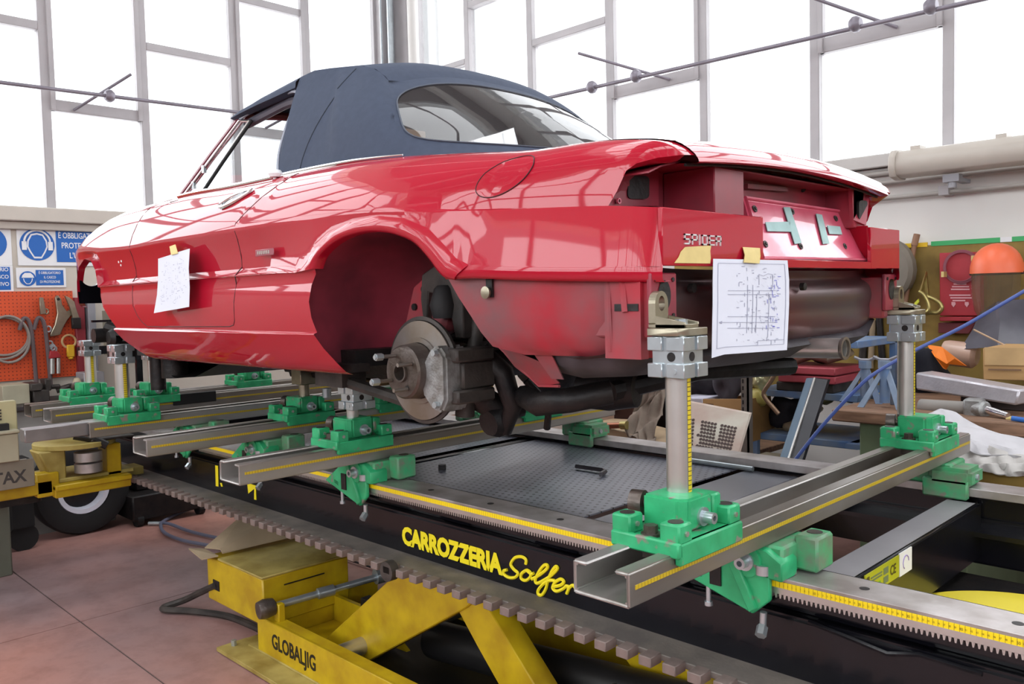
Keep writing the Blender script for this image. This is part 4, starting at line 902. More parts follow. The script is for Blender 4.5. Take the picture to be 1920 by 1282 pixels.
bl_ += [Vector((p.x, 2*YC-p.y, p.z)) for p in bl_[-2::-1]]; tl_ += [Vector((p.x, 2*YC-p.y, p.z)) for p in tl_[-2::-1]]
NU = len(bl_)
def skin(u, v):          # u in 0..1 around the back, v 0 base .. 1 top
    f = u*(NU-1); i = min(NU-2, int(f)); t = f-i
    a = bl_[i].lerp(bl_[i+1], t); b = tl_[i].lerp(tl_[i+1], t)
    p = a.lerp(b, v); q = (a+b)/2-Vector((-2.5, YC, 1.9)); q.z = 0
    return p+q.normalized()*(.030*math.sin(PI*v)*(1 if .12 < u < .88 else .4))
UW0, UW1, VW0, VW1 = .405, .595, .16, .90
UW0, UW1 = .243, .757
back = MB()
us = [UW0*i/22 for i in range(23)]
for uu in (us, [1-x for x in us]): back.grid([[skin(u, v/12) for v in range(13)] for u in uu])
NR = 96
cu_, cv_ = (UW0+UW1)/2, (VW0+VW1)/2; hu, hv = (UW1-UW0)/2, .5
wu, wv = hu*.955, (VW1-VW0)/2
def sq(a, n=5): c, s = math.cos(a), math.sin(a); r = (abs(c)**n+abs(s)**n)**(-1/n); return r*c, r*s
inn = []; out = []
for i in range(NR+1):
    a = 2*PI*i/NR; c, s = sq(a, 5); inn.append((cu_+wu*c, cv_+wv*s))
    k = 1/max(abs(c), abs(s)); out.append((cu_+hu*c*k, .5+.5*s*k))
rr = []
for t in (0, .33, .66, 1): rr.append([skin(a[0]+(b[0]-a[0])*t, a[1]+(b[1]-a[1])*t) for a, b in zip(inn, out)])
back.grid(rr)
obj('rear_canvas', back, CANVAS, st, smooth=True, angle=45)
wn = MB(); wr_ = []
for t in (1, .8, .6, .4, .2, .01): wr_.append([skin(cu_+(a[0]-cu_)*t, cv_+(a[1]-cv_)*t) for a in inn])
wn.grid(wr_)
rw = obj('rear_window', wn, VINYL, st, smooth=True)
obj('window_seam', MB().tube([p+Vector((.003, -.001, .001)) for p in wr_[0][:-1]], .0025, 5, True), mat('seam_grey', S(78, 84, 96), .7, var=0), rw, smooth=True)
# fold line and base edge
obj('fold_shade_line', MB().tube([skin(.055+.10*(v/14)**1.6, v/14*.97) + Vector((0, -.0005, 0)) for v in range(15)], .0018, 5), mat('fold_shade', S(44, 50, 62), .8, var=0), st)  # dark line painting the shading edge of the canvas fold
pts = [PT(-2.60, .12, 1.934)]+[bl_[i]+Vector((.004, -.008, -.002)) for i in range(2, NU-2, 2)]
obj('base_strip', MB().tube(pts, .006, 6), STEEL, st, smooth=True)
# inner window surround of the canopy side
sd = [(-3.20, 1.675, 2.245), (-3.05, 1.665, 2.262), (-2.90, 1.66, 2.272), (-2.76, 1.655, 2.270), (-2.715, 1.65, 2.25), (-2.715, 1.63, 2.20), (-2.725, 1.60, 2.12), (-2.70, 1.555, 2.02), (-2.66, 1.525, 1.935)]
obj('window_piping', MB().tube(sd, .006, 6, sm=4), mat('grey_piping', S(150, 154, 166), .5, var=0), st, smooth=True)
obj('inner_rail', MB().tube([(-3.19, 1.70, 2.225), (-3.0, 1.70, 2.243), (-2.82, 1.69, 2.25), (-2.74, 1.68, 2.23)], .018, 8, sm=3), mat('inner_rail', S(96, 92, 104), .5, .2), st, smooth=True)
# quarter strip from window rear edge to first station
qs = [skin(0, v/12) for v in range(13)]
edge2 = resample(smooth([(-2.66, 1.527, 1.935), (-2.70, 1.557, 2.02), (-2.725, 1.602, 2.12), (-2.715, 1.632, 2.20), (-2.715, 1.652, 2.25), (-2.715, 1.66, 2.285)], 4), 13)
objs('quarter_canvas', MB().grid([qs, edge2]).grid([[Vector((p.x, 2*YC-p.y, p.z)) for p in qs], [Vector((p.x, 2*YC-p.y, p.z)) for p in edge2]]), CANVAS, st, smooth=True)
# ================================================================ straightening bench
bench = thing('straightening_bench', 'long black steel straightening bench with grey rails and yellow lettering on its side', 'bench', (-2.2, 2.4, .59))
X0, X1 = -5.15, 1.0
m = MB().box(X0, X1, 1.80, 1.95, .592, .742).box(X0, X1, 1.835, 1.95, .742, .82)
obj('side_beam', m, BLACK, bench, bevel=.008, seg=2)
m = MB().box(X0, X1, 2.97, 3.10, .592, .742).box(X0, X1, 2.985, 3.10, .742, .82)
obj('side_beam', m, BLACK, bench, bevel=.008, seg=2)
obj('inner_flange', MB().box(X0, X1, 2.90, 2.97, .70, .715), BLACK, bench)
m = MB().box(X0, X1, 1.76, 1.875, .815, .843); obj('rail', m, RAILS, bench, bevel=.002)
obj('rail', MB().box(X0, X1, 2.95, 3.07, .815, .843), RAILS, bench, bevel=.002)
obj('rail_flange', MB().box(X0, X1, 1.775, 1.84, .78, .815), BLACK, bench)
for k in range(18):
    x = -4.6+k*.297
    obj('rail_screw', MB().cyl((x, 1.815, .8432), (x, 1.815, .8436), .011, n=14), BLKOIL, bench)
# long rule and fine rack along the near rail
obj('rule_tape', MB().box(-3.9, X1, 1.7575, 1.7595, .8205, .8345), TAPEX, bench)
m = MB(); pit = .0106; x = -3.9
m.box(-3.9, X1, 1.757, 1.772, .806, .8205)
tv = []; n = int((X1+3.9)/pit)
for i in range(n):
    a = -3.9+i*pit
    m.prism([(a, 1.757, .8065), (a+pit*.62, 1.757, .8065), (a+pit*.45, 1.757, .796), (a+pit*.18, 1.757, .796)], (0, .013, 0))
tag(obj('rack_teeth', m, STEEL, bench), kind='stuff')
for i in range(1, 60):
    xx = -.93+i*.01
    if xx > -.2: break
    text('rule_number', str(i if i % 10 else i), mat('rule_ink', S(96, 80, 20), .6, var=0), bench, (xx, 1.7565, .8255 if i % 10 else .824), (1, 0, 0), (0, 0, 1), .0042 if i % 10 else .0062, 0, 0, .8)
# toothed track at the foot of the side beam
obj('track', MB().box(X0, X1, 1.70, 1.81, .583, .600), mat('dusty_track_iron', S(126, 118, 110), .6, .1, col2=S(96, 90, 86), vs=9, bump=.2, bs=80), bench, bevel=.002)
tm = None
tooth_m = mat('track_tooth_iron', S(136, 120, 114), .55, .1, var=.15, vs=20)
for i in range(86):
    xx = X0+.02+i*.0708
    if tm is None:
        t0 = obj('track_tooth', MB().box(0, .038, 1.655, 1.702, .578, .604), tooth_m, None, bevel=.002); tm = t0.data; t0.location = (xx, 0, 0); o = t0
    else:
        o = bpy.data.objects.new('track_tooth', tm); C.objects.link(o); o.location = (xx, 0, 0)
    o.parent = bench; o.matrix_parent_inverse = rootmat(bench).inverted()
obj('stop_disc', MB().cyl((-2.28, 1.685, .585), (-2.28, 1.655, .585), .034, n=20), BLKDUST, bench)
# weld seams as raised beads
for (xa, xb) in ((-2.2, -2.05), (-1.75, -1.58), (-.86, -.6), (-1.3, -1.2)):
    obj('weld_bead', MB().tube([(xa+(xb-xa)*k/6, 1.833+.002*(k % 2), .748) for k in range(7)], .004, 6), BLACK, bench, smooth=True)
obj('patch_edge', MB().tube([(-.86, 1.80, .742), (-.75, 1.795, .730), (-.68, 1.79, .722), (-.62, 1.80, .735), (-.5, 1.80, .730)], .006, 6), BLACK, bench, smooth=True)
# cross members and perforated trays
for xx in (-5.1, -4.25, -2.92, .3): obj('cross_member', MB().box(xx, xx+.10, 1.95, 2.98, .60, .80), BLACK, bench, bevel=.006)
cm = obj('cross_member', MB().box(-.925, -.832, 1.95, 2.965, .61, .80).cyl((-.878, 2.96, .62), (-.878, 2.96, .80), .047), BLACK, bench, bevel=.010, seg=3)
obj('dusty_sheen_top', MB().box(-.922, -.838, 1.96, 2.93, .8005, .8015), mat('dusty_sheen_grey', S(150, 148, 152), .45, .1, var=.06), cm)  # dust, with window reflection on the black top put into the grey
dp = obj('data_plate', MB().box(-.830, -.827, 2.035, 2.255, .800-.062, .795), mat('data_plate_yellow', S(186, 190, 40), .35, .3, var=0), cm)
PR = mat('plate_print', S(110, 124, 92), .5, .1, var=0)
for (a, b, c, d, mm) in ((2.045, 2.06, .742, .788, mat('plate_dark', S(70, 60, 20), .5, var=0)), (2.07, 2.14, .770, .774, PR), (2.07, 2.14, .778, .782, PR), (2.07, 2.13, .745, .760, mat('plate_green', S(110, 170, 40), .5, var=0)), (2.15, 2.18, .745, .762, PR), (2.15, 2.18, .768, .785, PR)):
    obj('plate_field', MB().box(-.8272, -.8262, a, b, c, d), mm, dp)
text('plate_letters', 'CE', MATS['plate_dark'], dp, (-.8262, 2.193, .755), (0, 1, 0), (0, 0, 1), .026, 0, .02, .9)
wpl = obj('inspection_sticker', MB().box(-.830, -.8265, 2.258, 2.345, .735, .797), WHT, cm)
obj('sticker_mark', MB().tube([(-.826, 2.30+.02*math.cos(a), .766+.018*math.sin(a)) for a in [2*PI*i/12 for i in range(9)]], .0016, 4), mat('sticker_ink', S(150, 130, 190), .6, var=0), wpl)
TRAYM = dots('perforated_tray', S(128, 130, 142), (0, 1), .031, .19, S(14, 14, 16), .30, .3, stagger=True, aniso=(1, 1))
obj('tray', MB().box(-2.80, -1.70, 1.965, 2.955, .795, .800), TRAYM, bench)
obj('tray', MB().box(-4.10, -2.86, 1.965, 2.955, .795, .800), TRAYM, bench)
TR2 = mat('grey_tray_steel', S(128, 130, 140), .28, .3, var=.08, vs=3)
obj('tray_rim', MB().box(-1.66, -1.45, 1.965, 2.955, .79, .800), TR2, bench, bevel=.003)
obj('tray_rim', MB().box(-1.38, -1.28, 1.965, 2.955, .74, .752), TR2, bench, bevel=.003)
obj('tray_edge', MB().box(-4.1, -1.28, 1.955, 1.985, .79, .806), BLKDUST, bench)
obj('tray_peg', MB().cyl((-2.62, 2.2, .80), (-2.62, 2.2, .82), .016, n=10), BLKOIL, bench)
# lettering on the side beam
text('side_letters', 'CARROZZERIA', LETY, bench, (-2.372, 1.7985, .634), (1, 0, -.004), (0, 0, 1), .0605, .001, .055, .92, .96)
def zz(px, py, ox=760, oy=960, k=3.983): return at(ox+px/k, oy+py/k, Y=1.797)
ST_ = [[(900, 388), (902, 355), (870, 333), (820, 340), (788, 385), (810, 425), (842, 455), (820, 486), (775, 488), (738, 465), (735, 438), (760, 430)],
       [(905, 432), (868, 460), (866, 495), (900, 510), (935, 480), (932, 447), (905, 432), (940, 460), (960, 455)],
       [(945, 500), (1000, 470), (1055, 425), (1062, 396), (1035, 398), (1000, 440), (972, 500), (980, 530), (1010, 522)],
       [(1010, 522), (1080, 480), (1135, 425), (1125, 405), (1095, 440), (1065, 510), (1050, 570), (1020, 618), (992, 608), (1000, 570), (1050, 520), (1095, 508), (1120, 516)],
       [(1110, 555), (1160, 545), (1185, 518), (1160, 500), (1118, 525), (1100, 565), (1130, 590), (1180, 570), (1200, 550)],
       [(1200, 550), (1222, 560), (1205, 608)], [(1215, 575), (1250, 545), (1275, 570)]]
for s_ in ST_: obj('script_letter', MB().tube([zz(*q) for q in s_], .0052, 6, sm=4), LETY, bench, smooth=True)
for P in (((404, 872), (409, 873), (410, 912), (405, 911)), ((413, 905), (416, 905), (418, 912), (415, 912)), ((464, 905), (480, 910), (481, 937), (477, 936), (477, 916), (466, 925))):
    obj('side_stripe', MB().prism([at(*q, Y=1.799) for q in P], (0, -.0015, 0)), LETY, bench)
# allen key and rod lying on the tray
o = tag(obj('hex_key', MB().tube([at(1080, 874, Z=.812), at(1130, 881, Z=.812), at(1135, 884, Z=.812), at(1126, 889, Z=.812)], .009, 6), mat('dark_steel', S(78, 74, 78), .4, .6), None, smooth=False), 'dark bent hex key lying on the perforated tray', 'tool')
o = tag(obj('threaded_rod', MB().tube([(-1.95, 2.925, .812), (-1.62, 2.925, .812)], .010, 8), ZINC, None), 'thin zinc rod lying along the far tray edge behind the upright post', 'rod')
# ---------------------------------------------------------------- channel beams
def channel(xc, y0, y1, label, zt=.984):
    b = thing('channel_beam', label, 'beam', (xc, y0, zt-.068), 'channel beams laid across the bench')
    hw, h, t, lip = .0685, .068, .0075, .036
    sec = [(-hw, 0), (hw, 0), (hw, h), (hw-lip, h), (hw-lip, h-t), (hw-t, h-t), (hw-t, t), (-hw+t, t), (-hw+t, h-t), (-hw+lip, h-t), (-hw+lip, h), (-hw, h)]
    m = MB(); n = len(sec)
    vs = [(xc+a, y, zt-h+c) for y in (y0, y1) for a, c in sec]
    fs = [(i, (i+1) % n, n+(i+1) % n, n+i) for i in range(n)]
    for a in ([0, 1, 6, 7], [1, 2, 5, 6], [2, 3, 4, 5], [0, 7, 8, 11], [8, 9, 10, 11]):
        fs.append(tuple(a)); fs.append(tuple(i+n for i in a[::-1]))
    m.add(vs, fs)
    obj('channel', m, BEAM, b, bevel=.0055, seg=3, angle=60)
    obj('rule_tape', MB().box(xc+hw, xc+hw+.0012, y0+.02, y1-.01, zt-.035, zt-.0265), TAPEY, b)
    return b
channel(-1.0, 1.222, 3.20, 'steel channel beam under the two tall posts at the tail')
channel(-2.57, 1.255, 3.20, 'steel channel beam crossing the bench just under the rear brake disc')
channel(-3.335, 1.265, 3.20, 'steel channel beam under the door, its open end over the toothed track')
b4 = channel(-4.03, 1.29, 3.20, 'steel channel beam with a square steel bar sticking out of its end')
channel(-4.70, 1.33, 3.20, 'steel channel beam second from the front end of the bench')
channel(-5.03, 1.33, 3.20, 'steel channel beam at the front end of the bench')
ebar = tag(obj('extension_bar', MB().box(-4.068, -3.992, 1.04, 1.40, .925, .983), mat('square_bar_steel', S(150, 146, 146), .38, .6, var=.1, vs=12), None, bevel=.004), 'square steel bar sliding out of a channel beam end', 'bar')
# ---------------------------------------------------------------- saddle clamps on the beams
def saddle(x, y, label, m_=GREEN, collar=True, zt=.984):
    c = thing('saddle_clamp', label, 'clamp', (x, y, zt), 'green saddle clamps on the channel beams')
    L = lambda a, b, d: (x+a, y+b, zt+d)
    def bx(x0, x1, y0, y1, z0, z1, mm=None): mm = mm or MB(); return mm.box(x+x0, x+x1, y+y0, y+y1, zt+z0, zt+z1)
    m = bx(-.082, .082, -.12, .12, 0, .022); bx(.069, .084, -.12, .12, -.022, .022, m); bx(-.084, -.069, -.12, .12, -.022, .022, m)
    bx(-.084, .084, -.128, -.112, -.006, .026, m)
    obj('saddle', m, m_, c, bevel=.0035)
    for a, b in ((-.062, -.097), (.058, -.097), (.055, .095), (-.06, .095)):
        bs = obj('boss', MB().box(x+a-.024, x+a+.024, y+b-.024, y+b+.024, zt+.02, zt+.060), m_, c, bevel=.004)
        obj('boss_socket', MB().cyl(L(a, b, .0595), L(a, b, .0612), .016, n=16), BLKDUST, bs)
        obj('grub_screw', MB().cyl(L(a+.02, b, .04), L(a+.028, b, .04), .006, n=6), STEEL, bs)
    obj('bolt', MB().cyl(L(-.002, -.098, .022), L(-.002, -.098, .028), .021, n=16).cyl(L(-.002, -.098, .028), L(-.002, -.098, .044), .015, n=6), IRON, c)
    obj('slot_nut', MB().cyl(L(0, -.06, -.03), L(0, -.06, .0), .02, n=12).box(x-.03, x+.03, y-.09, y-.03, zt-.03, zt-.012), IRON, c)
    if collar:
        m = MB().prism([L(-.055, -.052, .024), L(.032, -.052, .024), L(.05, -.035, .024), L(.05, .052, .024), L(-.03, .052, .024), L(-.055, .03, .024)], (0, 0, .068))
        cl_ = obj('collar', m, m_, c, bevel=.005, seg=2)
        obj('collar_ear', MB().box(x-.012, x+.05, y+.056, y+.088, zt+.03, zt+.086), m_, cl_, bevel=.004)
        obj('clamp_screw', MB().cyl(L(.05, .012, .048), L(.056, .012, .048), .020, n=18).cyl(L(.056, .012, .048), L(.08, .012, .048), .012, n=16, inner=.006), ZINC, cl_, smooth=True)
        obj('knob', MB().cyl(L(-.055, -.02, .065), L(-.07, -.025, .065), .010).cyl(L(-.07, -.025, .065), L(-.098, -.032, .065), .027, n=20), IRON, cl_, smooth=True, angle=30)
    return c
S1 = saddle(-1.0, 1.49, 'green saddle clamp under the tall post in front of the tail', GREEN)
saddle(-1.0, 2.91, 'green saddle clamp under the farther tall post', GREEN)
saddle(-2.57, 1.74, 'green saddle clamp beneath the rear edge of the sill by the brake disc', GREEN)
saddle(-2.57, 2.68, 'green saddle clamp at the far end of the beam behind the brake disc', GREEN)
saddle(-3.335, 1.99, 'green saddle clamp under the sill beside a small silver block', GREEN)
saddle(-3.335, 2.48, 'green saddle clamp behind the steel support near the brake disc', GREEN, True)
saddle(-4.03, 1.485, 'green saddle clamp under the front post nearest the sill', GREEN)
saddle(-4.70, 1.87, 'green saddle clamp under the front floor beside the dark jack', GREEN)
saddle(-5.03, 1.64, 'green saddle clamp under the post by the orange tool board', GREEN)
saddle(-5.03, 2.62, 'green saddle clamp far under the middle of the door', GREEN)
# ---------------------------------------------------------------- rail feet
def foot(x, label, far=False, yr=1.755):
    c = thing('rail_foot', label, 'clamp', (x, yr, .843), 'green rail feet under the channel beams')
    if not far:
        m = MB().box(x-.085, x+.10, yr+.0, yr+.155, .8435, .915)
        obj('body', m, GREENW, c, bevel=.006)
        obj('nose', MB().cyl((x+.022, yr-.028, .876), (x+.022, yr+.06, .876), .037, n=24), GREEN, c, smooth=True, angle=30)
        obj('nose_block', MB().prism([(x+.022, yr-.022, .846), (x+.109, yr-.022, .842), (x+.109, yr-.022, .885), (x+.07, yr-.022, .909), (x+.022, yr-.022, .912)], (0, .075, 0)), GREEN, c, bevel=.003)
        obj('rear_block', MB().box(x+.092, x+.15, yr+.07, yr+.155, .848, .93), GREENW, c, bevel=.006)
        obj('block_socket', MB().cyl((x+.12, yr+.12, .929), (x+.12, yr+.12, .9315), .018, n=16), BLKDUST, c)
        obj('face_plate', MB().prism([(x-.19, yr-.022, .818), (x+.035, yr-.022, .752), (x+.078, yr-.022, .792), (x+.078, yr-.022, .850), (x-.02, yr-.022, .905), (x-.06, yr-.022, .905)], (0, .016, 0)), GREEN, c, bevel=.003)
        obj('rib', MB().prism([(x-.04, yr-.034, .90), (x-.012, yr-.034, .90), (x+.05, yr-.034, .77), (x+.032, yr-.034, .757)], (0, .02, 0)), GREEN, c, bevel=.003)
        obj('slot', MB().box(x-.075, x-.045, yr-.026, yr-.02, .80, .86), BLKOIL, c)
        obj('bolt', MB().cyl((x+.022, yr-.028, .876), (x+.022, yr-.034, .876), .022, n=18).cyl((x+.022, yr-.034, .876), (x+.022, yr-.056, .876), .014, n=16, inner=.007), ZINC, c, smooth=True)
        objs('spindle', MB().cyl((x+.06, yr-.015, .85), (x+.06, yr-.015, .872), .018).cyl((x+.055, yr-.01, .72), (x+.058, yr-.012, .76), .008).cyl((x+.055, yr-.012, .725), (x+.06, yr-.03, .71), .013, n=6), ZINC, c, smooth=True)
        obj('bolt', MB().cyl((x-.085, yr-.015, .745), (x-.085, yr-.015, .79), .006).cyl((x-.085, yr-.015, .742), (x-.085, yr-.015, .752), .010), ZINC, c)
        text('cast_letters', '532', MAT_CAST, c, (x-.125, yr-.0226, .818), (1, 0, -.28), (0, 0, 1), .013, .0008, .01)
        text('cast_letters', 'BENCH 1/4', MAT_CAST, c, (x-.14, yr-.0226, .80), (1, 0, -.28), (0, 0, 1), .013, .0008, .01) if False else None
    else:
        obj('body', MB().box(x-.06, x+.085, 2.95, 3.09, .8435, .915), GREENW, c, bevel=.006)
        obj('side_block', MB().box(x+.02, x+.15, 2.925, 3.06, .846, .905), GREENW, c, bevel=.012, seg=2)
        obj('hook', MB().box(x+.0, x+.14, 2.925, 2.949, .805, .87), GREENW, c, bevel=.006)
        obj('bolt', MB().cyl((x+.15, 2.98, .876), (x+.158, 2.98, .876), .010, n=10), ZINC, c)
    return c
MAT_CAST = mat('cast_letter_green', S(24, 110, 68), .5, var=0)
foot(-1.0, 'green rail foot with stamped face plate under the nearest beam end')
foot(-2.57, 'green rail foot under the beam below the brake disc')
foot(-3.335, 'green rail foot under the beam below the door')
foot(-4.03, 'green rail foot under the beam with the square bar')
foot(-1.0, 'green rail foot on the far rail under the beam with the tall posts', True)
foot(-2.57, 'green rail foot on the far rail behind the perforated tray', True)
foot(-3.335, 'green rail foot on the far rail hidden under the middle of the car', True)
# ---------------------------------------------------------------- posts
def crossblock(p, x, y, z, sx=.092, sy=.092, m_=ZINC):
    b = obj('cross_block', MB().box(x-sx*.42, x+sx*.42, y-sy*.42, y+sy*.42, z, z+.088), m_, p, bevel=.002)
    g = .010
    for z0, z1 in ((0, .030), (.057, .086)):
        for a0, a1 in ((-.5, -.10), (.02, .5)):
            for b0, b1 in ((-.5, -.05), (.08, .5)):
                obj('block_jaw', MB().box(x+sx*a0, x+sx*a1, y+sy*b0, y+sy*b1, z+z0, z+z1), m_, b, bevel=.0015)
    obj('bore', MB().cyl((x+.01, y-sy*.421, z+.044), (x+.01, y-sy*.43, z+.044), .010, n=18), BLKOIL, b)
    obj('bore', MB().cyl((x+sx*.421, y-.005, z+.044), (x+sx*.43, y-.005, z+.044), .010, n=18), BLKOIL, b)
    obj('pin', MB().cyl((x+.022, y-sy*.5, z+.014), (x+.022, y-sy*.515, z+.014), .006, n=12), ZINC, b)
    return b
def post(x, y, ztop, label, lug=None, r=.027, zb=1.0, name='measuring_post'):
    p = thing(name, label, 'post', (x, y, zb), 'upright posts standing in the green saddle clamps')
    obj('tube', MB().cyl((x, y, zb), (x, y, ztop), r, n=32), STEEL, p, smooth=True)
    rp = [Vector((x+(r+.0006)*math.cos(a), y+(r+.0006)*math.sin(a), 0)) for a in [math.radians(v) for v in (-12, -3, 7, 16)]]
    obj('rule_tape', MB().grid([[q+Vector((0, 0, z)) for q in rp] for z in (1.06 if ztop > 1.1 else zb, ztop)]), TAPEZ, p, smooth=True)
    crossblock(p, x, y, ztop)
    if lug:
        z = ztop+.088
        obj('top_plate', MB().prism([(x-.046, y-.046, z), (x+.03, y-.046, z), (x+.046, y-.02, z), (x+.046, y+.046, z), (x-.046, y+.046, z)], (0, 0, .016)), NICKEL, p, bevel=.0015)
        z += .016; lx = lug
        n = 24; O = []; I = []; cz_ = z+.052; cy_ = y+.002
        for i in range(n+1):
            a = 2*PI*i/n; I.append((cy_+.0115*math.cos(a), cz_+.0165*math.sin(a)))
            if 0 <= a <= PI: O.append((cy_+.024*math.cos(a), cz_+.027*math.sin(a)))
            else: c_, s_ = math.cos(a), math.sin(a); t = min(.024/max(1e-6, abs(c_)), (cz_-z)/max(1e-6, -s_)); O.append((cy_+t*c_, cz_+t*s_))
        m = MB(); f0 = [[Vector((lx, *q)) for q in I], [Vector((lx, *q)) for q in O]]; f1 = [[Vector((lx-.018, *q)) for q in I], [Vector((lx-.018, *q)) for q in O]]
        m.grid(f0); m.grid(f1, True); m.grid([f0[0], f1[0]]); m.grid([f0[1], f1[1]])
        obj('lug', m, NICKEL, p, bevel=0, norm=True)
        obj('lug_foot', MB().box(lx-.018, x+.035, y-.024, y+.03, z, z+.008).prism([(lx, y-.024, z), (lx, y-.024, z+.026), (x+.035, y-.024, z+.012), (x+.035, y-.024, z)], (0, .004, 0)).prism([(lx, y+.026, z), (lx, y+.026, z+.026), (x+.035, y+.026, z+.012), (x+.035, y+.026, z)], (0, .004, 0)), NICKEL, p, bevel=.001)
        obj('foot_bolt', MB().cyl((x+.008, y+.003, z+.008), (x+.008, y+.003, z+.018), .014, n=6), ZINC, p)
    return p
post(-1.012, 1.512, 1.322, 'tall silver tube post with cross block and lug holding the near chassis horn', lug=-1.052, zb=1.02)
post(-1.042, 2.90, 1.322, 'tall silver tube post holding the chassis horn behind the exhaust pipe', lug=-1.058, zb=1.02)
post(-4.04, 1.47, 1.235, 'round steel post under the front of the sill', r=.032, zb=1.02)
post(-5.03, 1.66, 1.225, 'dark steel post beside the orange tool board', r=.030, zb=1.02)
post(-4.70, 1.88, 1.20, 'short dark post under the engine sump', r=.030, zb=1.02)
# near sill support: short post, block and bar
p = thing('sill_support', 'low steel support with stacked blocks holding the rear of the sill', 'support', (-2.6, 1.72, 1.02))
obj('tube', MB().cyl((-2.57, 1.74, 1.06), (-2.57, 1.74, 1.105), .022, n=24), STEEL, p, smooth=True)
crossblock(p, -2.57, 1.76, 1.105, .092, .10)
obj('brass_bar', MB().box(-2.72, -2.42, 1.76, 1.80, 1.196, 1.215), mat('brown_flat_bar', S(96, 82, 52), .5, .4), p, bevel=.002)
obj('jaw_plate', MB().prism([(-2.74, 1.72, 1.215), (-2.66, 1.72, 1.215), (-2.68, 1.72, 1.25), (-2.72, 1.72, 1.262)], (0, .06, 0)), NICKEL, p, bevel=.003)
obj('screw', MB().cyl((-2.66, 1.70, 1.20), (-2.66, 1.70, 1.275), .009).cyl((-2.66, 1.70, 1.21), (-2.66, 1.70, 1.225), .018, n=6), ZINC, p)
p = thing('sill_support', 'small silver block and horizontal cylinder above the second green saddle', 'support', (-3.3, 1.98, 1.07))
obj('cylinder', MB().cyl((-3.33, 1.80, 1.235), (-3.25, 2.10, 1.235), .018, n=20).cyl((-3.24, 2.12, 1.235), (-3.23, 2.15, 1.235), .03, n=16), STEEL, p, smooth=True)
obj('block', MB().box(-3.37, -3.29, 1.96, 2.04, 1.13, 1.20).cyl((-3.33, 2.0, 1.07), (-3.33, 2.0, 1.13), .024).cyl((-3.33, 2.0, 1.2), (-3.33, 2.0, 1.235), .012), NICKEL, p, bevel=.003)
obj('cap', MB().cyl((-3.24, 2.06, 1.07), (-3.24, 2.06, 1.11), .020, n=16), ZINC, p, smooth=True)
# black pad on the second beam from the front
tag(obj('rubber_pad', MB().box(-4.64, -4.62, 1.95, 2.2, .94, 1.0), RUBBER, None, bevel=.003), 'black rubber pad clamped on a beam beside the front floor', 'pad')
# ================================================================ scissor lift under the bench
lift = thing('scissor_lift', 'yellow scissor lift with black side lettering under the bench', 'lift', (-2.2, 2.0, 0))
m = MB().box(-3.25, -.6, 1.685, 1.70, .03, .178).box(-3.25, -.6, 1.70, 1.75, .165, .178).box(-3.25, -3.235, 1.70, 2.3, .03, .178).box(-3.25, -.6, 1.69, 1.78, .03, .045)
obj('base_rail', m, YELLOW, lift, bevel=.003)
obj('base_rail', MB().box(-3.25, -.6, 2.5, 2.56, .03, .178), YELLOW, lift, bevel=.003)
obj('foot_plate', MB().box(-3.42, -2.6, 1.58, 1.72, .008, .026).box(-3.33, -2.7, 1.68, 1.75, .026, .034), YELDUST, lift, bevel=.002)
obj('foot_plate', MB().box(-3.42, -3.3, 1.6, 2.2, .008, .024), YELDUST, lift, bevel=.002)
obj('anchor_bolt', MB().cyl((-3.38, 1.64, .026), (-3.38, 1.64, .05), .012, n=6), ZINC, lift)
text('side_letters', 'GLOBALJIG', mat('black_letter', S(24, 22, 16), .5, var=0), lift, (-3.13, 1.6845, .075), (1, 0, -.004), (0, 0, 1), .062, .001, .022, .78, 1.0)
def arm(pts, y, th=.06): return MB().prism([(x, y, z) for x, z in pts], (0, th, 0))
A1 = [(-3.05, .06), (-2.74, .06), (-2.12, .44), (-2.05, .50), (-2.02, .575), (-2.33, .575), (-2.44, .53)]
A2 = [(-2.22, .46), (-2.06, .50), (-1.57, .03), (-1.80, .03), (-2.08, .31)]
obj('lift_arm', arm(A1, 1.87, .05), YELLOW, lift, bevel=.004); obj('lift_arm', arm(A2, 1.88, .09), YELLOW, lift, bevel=.004)
obj('lift_arm', arm([(x+.05, z) for x, z in A1], 2.42, .05), YELLOW, lift, bevel=.004)
obj('lift_arm', arm([(-2.02, .56), (-1.75, .575), (-1.14, .03), (-1.42, .03)], 2.20, .09), YELLOW, lift, bevel=.004)
obj('pivot_tube', MB().cyl((-2.75, 1.7, .13), (-2.75, 2.45, .13), .035, n=20), STEEL, lift, smooth=True)
obj('hydraulic_cylinder', MB().cyl((-2.6, 2.12, .12), (-1.2, 2.12, .26), .075, n=24).cyl((-1.25, 2.12, .255), (-.9, 2.12, .29), .035, n=20), mat('satin_black_cylinder', S(34, 33, 34), .45, .1), lift, smooth=True)
obj('pivot_cap', MB().cyl((-1.62, 1.97, .22), (-1.62, 2.07, .22), .045, n=20).cyl((-1.62, 1.9, .22), (-1.62, 1.98, .22), .02), BLKDUST, lift, smooth=True)
obj('inner_plate', MB().prism([(-3.23, 2.05, .17), (-2.9, 2.05, .17), (-2.7, 2.05, .06), (-3.23, 2.05, .04)], (0, .02, 0)).box(-3.23, -2.8, 1.75, 2.1, .05, .06), YELLOW, lift)
obj('base_floor', MB().box(-3.2, -.7, 1.76, 2.5, .012, .03), mat('greasy_black_floor_plate', S(34, 31, 28), .5, .1), lift)
